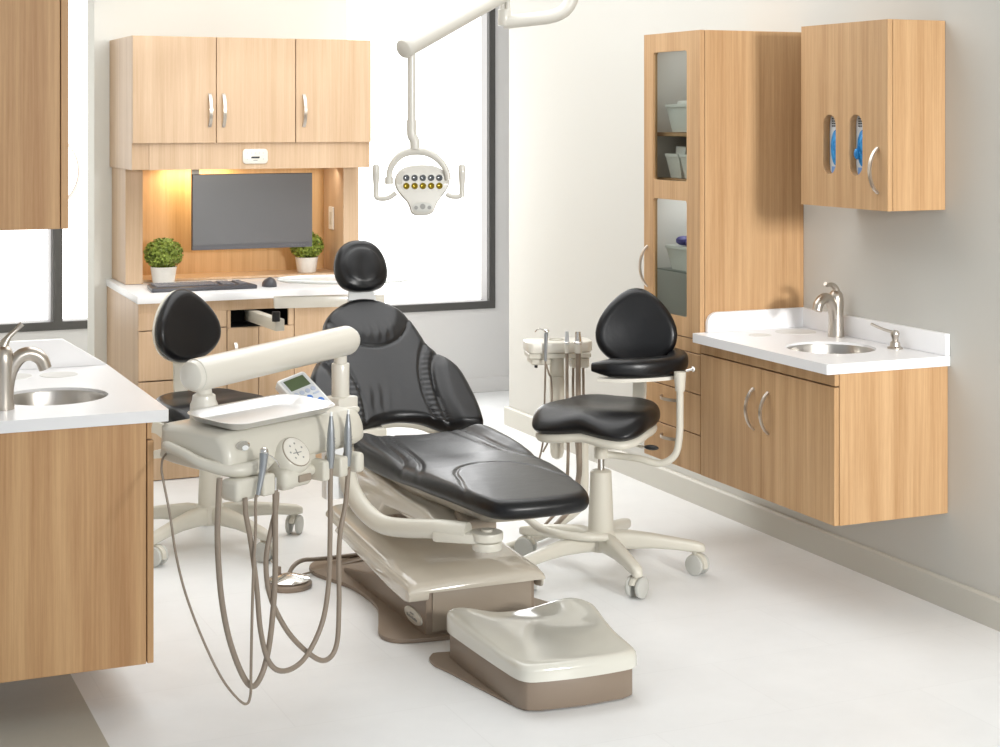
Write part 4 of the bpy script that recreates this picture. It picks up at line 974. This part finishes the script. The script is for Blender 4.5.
O2 = Vector((SLX, SLY, 0)); RI2 = Matrix.Rotation(-SLZ, 4, 'Z')
def loc2(P): return [RI2 @ (Vector(p)-O2) for p in P]
MB().tube(loc2([tuple(at_w(u, v, 6.55)) for u, v in ((188, 446), (176, 442), (169, 436), (160, 429), (152, 427))]), [.02, .024, .024, .02], sec=[(-.3, -1), (.3, -1), (.3, 1), (-.3, 1)]).tube(loc2([tuple(at_w(u, v, 6.5)) for u, v in ((186, 448), (174, 449), (163, 453), (152, 455))]), [.018, .02, .014], sec=[(-.3, -1), (.3, -1), (.3, 1), (-.3, 1)]).build('tilt_lever', CREAM2, s2)

# ------------------------------------------------------------------ assistant instrument holder
WA = 7.0
ai = thing('instrument_stand', 'cream assistant instrument stand between the chair and the right wall', 'instrument stand', tuple(at_w(557, 450, WA)[:2])+(0,)); O = ai.location
AM = Matrix.Translation((at_w(558, 345, WA).x, at_w(558, 345, WA).y, 0)) @ Matrix.Rotation(-YAW*.6, 4, 'Z')
def az(v): return CH-(v-Y0)*WA/F
MB().prism([(-.14, -.05), (-.125, -.075), (.12, -.06), (.142, -.03), (.142, .06), (.12, .08), (-.12, .08), (-.14, .06)], az(351), az(340), 'xy', .008, 3, M=AM).build('holder_tray', CREAM, ai, O)
MB().box(-.135, -.06, az(356.5), .13, .06, az(351), .004, 1, M=AM).build('holder_base', CREAM2, ai, O)
MB().box(-.125, -.05, az(363), -.04, .05, az(356.5), .006, 1, M=AM).build('holder_block', CREAM2, ai, O)
MB().box(.05, -.05, az(367), .125, .05, az(356.5), .006, 1, M=AM).build('holder_block', CREAM2, ai, O)
MB().cyl(AM @ Vector((-.1, -.03, az(366))), AM @ Vector((-.1, -.03, az(362))), .007).build('foot_knob', BLKP, ai, O)
MB().lathe((0, 0, 0), [(.02, .0005), (.022, .002), (.0, .002)], 24, M=AM @ Matrix.Translation((-.005, .01, az(340)))).lathe((0, 0, 0), [(.034, .0003), (.034, .003), (.03, .003), (.03, .0003)], 30, M=AM @ Matrix.Translation((-.005, .01, az(340)))).build('medallion', CREAM2, ai, O)
co = at_w(557, 400, WA)
cz = [(.0295, az(440)), (.031, az(377)), (.031, az(376.5)), (.028, az(376)), (.028, az(375.4)), (.031, az(375)), (.030, az(357))]
MB().lathe((co.x, co.y, 0), [(.008, az(459)), (.022, az(457)), (.029, az(452))]+cz, 28).build('stand_column', CREAM2, ai, O)
pt = at_w(584.5, 450, 6.9); 
MB().tube([tuple(at_w(584.5, 428, 7.2)), tuple(at_w(584.5, 460, 7.2)), tuple(at_w(584.5, 490, 7.2)), tuple(at_w(582, 504, 7.2)), tuple(at_w(574, 513, 7.14)), tuple(at_w(560, 523, 7.0)), tuple(at_w(545, 534, 6.85)), (2.62, 6.03, .028), (2.50, 5.97, .03)], .0175, 14).build('stand_arm', CREAM2, ai, O)
bar(tuple(at_w(557, 432, WA)), tuple(at_w(586, 432, 7.2)), .05, .03).build('stand_link', CREAM2, ai, O)
sy = thing('air_water_syringe', 'small chrome syringe with hooked tip on the assistant stand, leftmost instrument there', 'syringe', tuple(at_w(546, 360, WA-.1))); O = sy.location
W1 = WA-.1
MB().tube([tuple(at_w(u, v, W1)) for u, v in ((546.2, 333), (545.8, 345), (545.6, 361))], [.009, .007, .006], 12).build('syringe_body', GREYM, sy, O)
MB().ell(at_w(546.5, 331, W1), (.012, .012, .009), 12, 8).build('syringe_head', CHROME, sy, O)
MB().tube([tuple(at_w(u, v, W1)) for u, v in ((545, 330.5), (541, 329), (537.8, 329.2), (535, 332))], .0025, 8).build('syringe_tip', CHROME, sy, O)
MB().tube([tuple(at_w(u, v, W1)) for u, v in ((545.5, 360), (545, 385), (544.3, 410), (543.2, 440), (539, 460), (536, 470))], .0042, 8).tube([tuple(at_w(u, v, W1+.03)) for u, v in ((546, 364), (549, 374), (551, 379), (552, 400), (549, 437), (543, 452))], .004, 8).build('hose', HOSE, sy, O)
for u, lab, r_ in ((567, 'slim suction valve with pale tip, middle instrument on the assistant stand', .006), (578.2, 'thick chrome suction valve, rightmost instrument on the assistant stand', .0095)):
    v_ = thing('suction_valve', lab, 'suction valve', tuple(at_w(u, 352, W1))); O = v_.location
    MB().tube([tuple(at_w(u-.2, 331.5, W1)), tuple(at_w(u, 340, W1)), tuple(at_w(u, 344, W1))], [r_*1.2, r_*1.5, r_*1.7], 14, smooth=False).build('valve_head', CHROME if u > 570 else KPAD, v_, O)
    MB().ell(at_w(u, 342.5, W1), (r_*2, r_*2, r_*.9), 14, 8).build('valve_collar', CHROME, v_, O)
    MB().tube([tuple(at_w(u, 344, W1)), tuple(at_w(u, 353, W1))], r_*1.6, 14, smooth=False).build('valve_sleeve', CREAM, v_, O)
    MB().tube([tuple(at_w(u, 352, W1)), tuple(at_w(u, 380, W1)), tuple(at_w(u+.3, 420, W1)), tuple(at_w(u+1, 460, W1)), tuple(at_w(u-3, 500, W1)), tuple(at_w(u-22, 525, W1-.2))], r_*1.15, 12).build('hose', HOSE, v_, O)
    if u > 570:
        for du_ in (-5, 5): MB().tube([tuple(at_w(u+du_, 366, WA+.04)), tuple(at_w(u+du_, 400, WA+.04)), tuple(at_w(u+du_*.4, 440, WA+.04)), tuple(at_w(u+du_*.3, 480, WA+.0)), tuple(at_w(u-16, 520, WA-.2))], .0058, 10).build('hose', HOSE, v_, O)

# ------------------------------------------------------------------ dental light
WL = 6.0
dlg = thing('dental_light', 'cream dental lamp with ten LED lenses on a ceiling arm', 'dental light', tuple(at_w(420, 183, WL))); O = dlg.location
WU = 6.45
LP = lambda u, v, w=WL: at_w(u, v, w)
MB().tube([tuple(LP(503, 22.5, WU)), tuple(LP(530, 19.5, WU)), tuple(LP(552, 16.5, WU)), tuple(LP(566, 9, WU)), tuple(LP(573, -5, WU)), tuple(LP(574.5, -22, WU)), tuple(LP(575, -50, WU)), tuple(LP(575, -100, WU)), (LP(575, -100, WU).x, LP(575, -100, WU).y, 2.86)], .026, 20, 8).build('ceiling_arm', CREAML, dlg, O)
MB().cyl((LP(575, -100, WU).x, LP(575, -100, WU).y, 2.855), (LP(575, -100, WU).x, LP(575, -100, WU).y, 2.899), .09, n=32, bev=.008).build('ceiling_mount', CREAML, dlg, O)
MB().cyl(LP(504.5, 26, WU), LP(504.5, 9, WU), .026, n=24, bev=.006).cyl(LP(507.5, 10, WU), LP(507.5, -8, WU), .010, n=14).cyl(LP(502.5, 10, WU), LP(502.5, -8, WU), .010, n=14).build('pivot_block', CREAML, dlg, O)
a0, a1 = LP(406.5, 47.5), LP(510, -11, WU); dd = a1-a0
MB().lathe((0, 0, 0), [(.001, -.026), (.02, -.025), (.034, -.018), (.039, -.008), (.039, .010), (.036, .013), (.036, dd.length), (.02, dd.length+.012)], 32, M=Matrix.Translation(a0) @ dd.to_track_quat('Z', 'Y').to_matrix().to_4x4()).build('flex_arm', CREAML, dlg, O)
MB().cyl(LP(411.5, 50), LP(411.5, 123), .0145, n=18).build('drop_pole', CREAML, dlg, O)
MB().tube([tuple(LP(411.5, 120)), tuple(LP(411.6, 131)), tuple(LP(412.2, 136)), tuple(LP(414.6, 141)), tuple(LP(415, 149))], .0175, 16).build('pole_joint', CREAML, dlg, O)
MB().tube([tuple(LP(389.5, 182)), tuple(LP(389.5, 172)), tuple(LP(394, 162)), tuple(LP(403, 154)), tuple(LP(415, 151.3)), tuple(LP(428, 153)), tuple(LP(439, 160)), tuple(LP(446, 170)), tuple(LP(448.5, 180))], [.010, .011, .013, .014, .013, .011, .010], 12).cyl(LP(389, 184), LP(389, 177), .015, n=14).build('yoke', CREAML, dlg, O)
LM = Matrix.Translation(LP(422, 186)) @ Matrix.Rotation(-YAW-math.radians(6)+math.radians(14), 4, 'Z') @ Matrix.Rotation(math.radians(-6), 4, 'X')
sc_ = .0803*WL/F
raw = [(480, 65), (600, 75), (700, 110), (780, 180), (815, 250), (800, 340), (740, 430), (670, 520), (635, 590), (610, 650), (560, 685), (470, 695), (380, 690), (335, 655), (315, 590), (280, 520), (200, 430), (145, 340), (135, 240), (180, 150), (260, 95), (360, 70)]
hd = smooth_closed([((x-470)*sc_, (330-y)*sc_) for x, y in raw], 4)
n_ = len(hd); rings = []
for s_, y in ((.7, .062), (.86, .06), (.95, .045), (1, .02), (1, 0), (.985, -.006), (.96, -.009), (.5, -.010), (.02, -.010)):
    rings.append([Vector((x*s_, y, z*s_)) for x, z in hd])
hb = MB().loft(rings, M=LM).build('lamp_head', CREAML, dlg, O, 50)
lx = lambda x: (x-470)*sc_
lz = lambda y: (330-y)*sc_
MB().prism(rrect(lx(745)-lx(215), lz(170)-lz(390), .016, 5, (lx(215)+lx(745))/2, (lz(170)+lz(390))/2), -.0115, -.0095, 'xz', M=LM).build('lens_panel', CREAML, hb, O)
for r_, mt in ((232, LENSW), (332, LENSY)):
    for q in range(5):
        MB().lathe((0, 0, 0), [(.0118, .0), (.0118, .0025), (.010, .003), (.006, .0012), (.001, .0005)], 20, M=LM @ Matrix.Translation((lx(272+q*103), -.0113, lz(r_))) @ Matrix.Rotation(PI/2, 4, 'X')).build('led_lens', mt, hb, O)
MB().lathe((0, 0, 0), [(1, 0), (1, .002), (.92, .003), (.01, .003)], 32, M=LM @ Matrix.Translation((lx(472), -.0095, lz(598))) @ Matrix.Rotation(PI/2, 4, 'X') @ Matrix.Diagonal((.0365, .018, 1, 1))).build('touch_pad', PADGR, hb, O)
mk = MB()
for q, w_ in ((-.2, .007), (0, .010), (.2, .007)): mk.prism(circ(lx(472)+q*.12, lz(598)+(.003 if q == 0 else -.001), w_, 14), -.0135, -.0122, 'xz', M=LM)
mk.build('touch_pad_print', MARK, hb, O)
for sgn, hx_, arm in ((-1, 376, [(396, 193), (388, 198), (379, 198.5), (375.5, 196)]), (1, 462, [(446, 194), (452, 196.5), (459, 196.5), (462.5, 194)])):
    mb = MB().tube([tuple(LP(u, v, WL-.02)) for u, v in arm], .0085, 12)
    mb.tube([tuple(LP(hx_, v, WL-.02)) for v in (197, 190, 182, 172, 165.5, 164)], [.010, .009, .0105, .0135, .011, .004], 14)
    mb.build('handle', CREAML, dlg, O)

# ------------------------------------------------------------------ light
def area(name, loc, rot, sx, sy, power, col=(1, 1, 1)):
    l = bpy.data.lights.new(name, 'AREA'); l.shape = 'RECTANGLE'; l.size = sx; l.size_y = sy; l.energy = power; l.color = col
    o = bpy.data.objects.new(name, l); COL.objects.link(o); o.location = loc; o.rotation_euler = rot; return o
area('ceiling_softbox', (2.3, 6.6, 2.86), (0, 0, 0), 2.4, 3.0, 59, (.97, .985, 1))
k_ = area('front_key_light', (3.35, -1.3, 2.15), (0, 0, 0), .9, .6, 44, (1, .985, .96))
k_.rotation_euler = (Vector((3.65, 5.2, 1.15))-k_.location).to_track_quat('-Z', 'Y').to_euler(); k_.data.spread = math.radians(70)
area('front_fill_light', (1.2, -1.2, 2.4), (math.radians(74), 0, 0), 1.6, 1.2, 30, (.96, .98, 1))
area('window_light', (3.2, 9.6, 1.6), (math.radians(-90), 0, 0), 1.7, 2.0, 30, (.97, .985, 1))
area('hutch_glow', (2.1, 8.80, HZV-.02), (math.radians(20), 0, 0), .35, .04, 1.3, (1, .78, .42))
area('hutch_fill', (2.3, 8.62, HZV-.02), (math.radians(25), 0, 0), 1.0, .05, 1.6, (1, .93, .82))  # added fill, brightens the hutch back panel more evenly
area('cabinet_fill', (3.55, 5.91, 2.07), (0, 0, 0), .2, .3, .5)  # added fill, no real fitting; lifts the dark interior behind the glass
area('cabinet_fill', (3.55, 5.91, 1.47), (0, 0, 0), .2, .3, .9)  # same added fill for the lower glazed space
w = bpy.data.worlds.new('world'); sc.world = w; w.use_nodes = True
bg = w.node_tree.nodes['Background']; bg.inputs['Color'].default_value = (.92, .96, 1, 1); bg.inputs['Strength'].default_value = .52
sc.view_settings.view_transform = 'Standard'
sc.view_settings.look = 'None'
sc.view_settings.exposure = .14
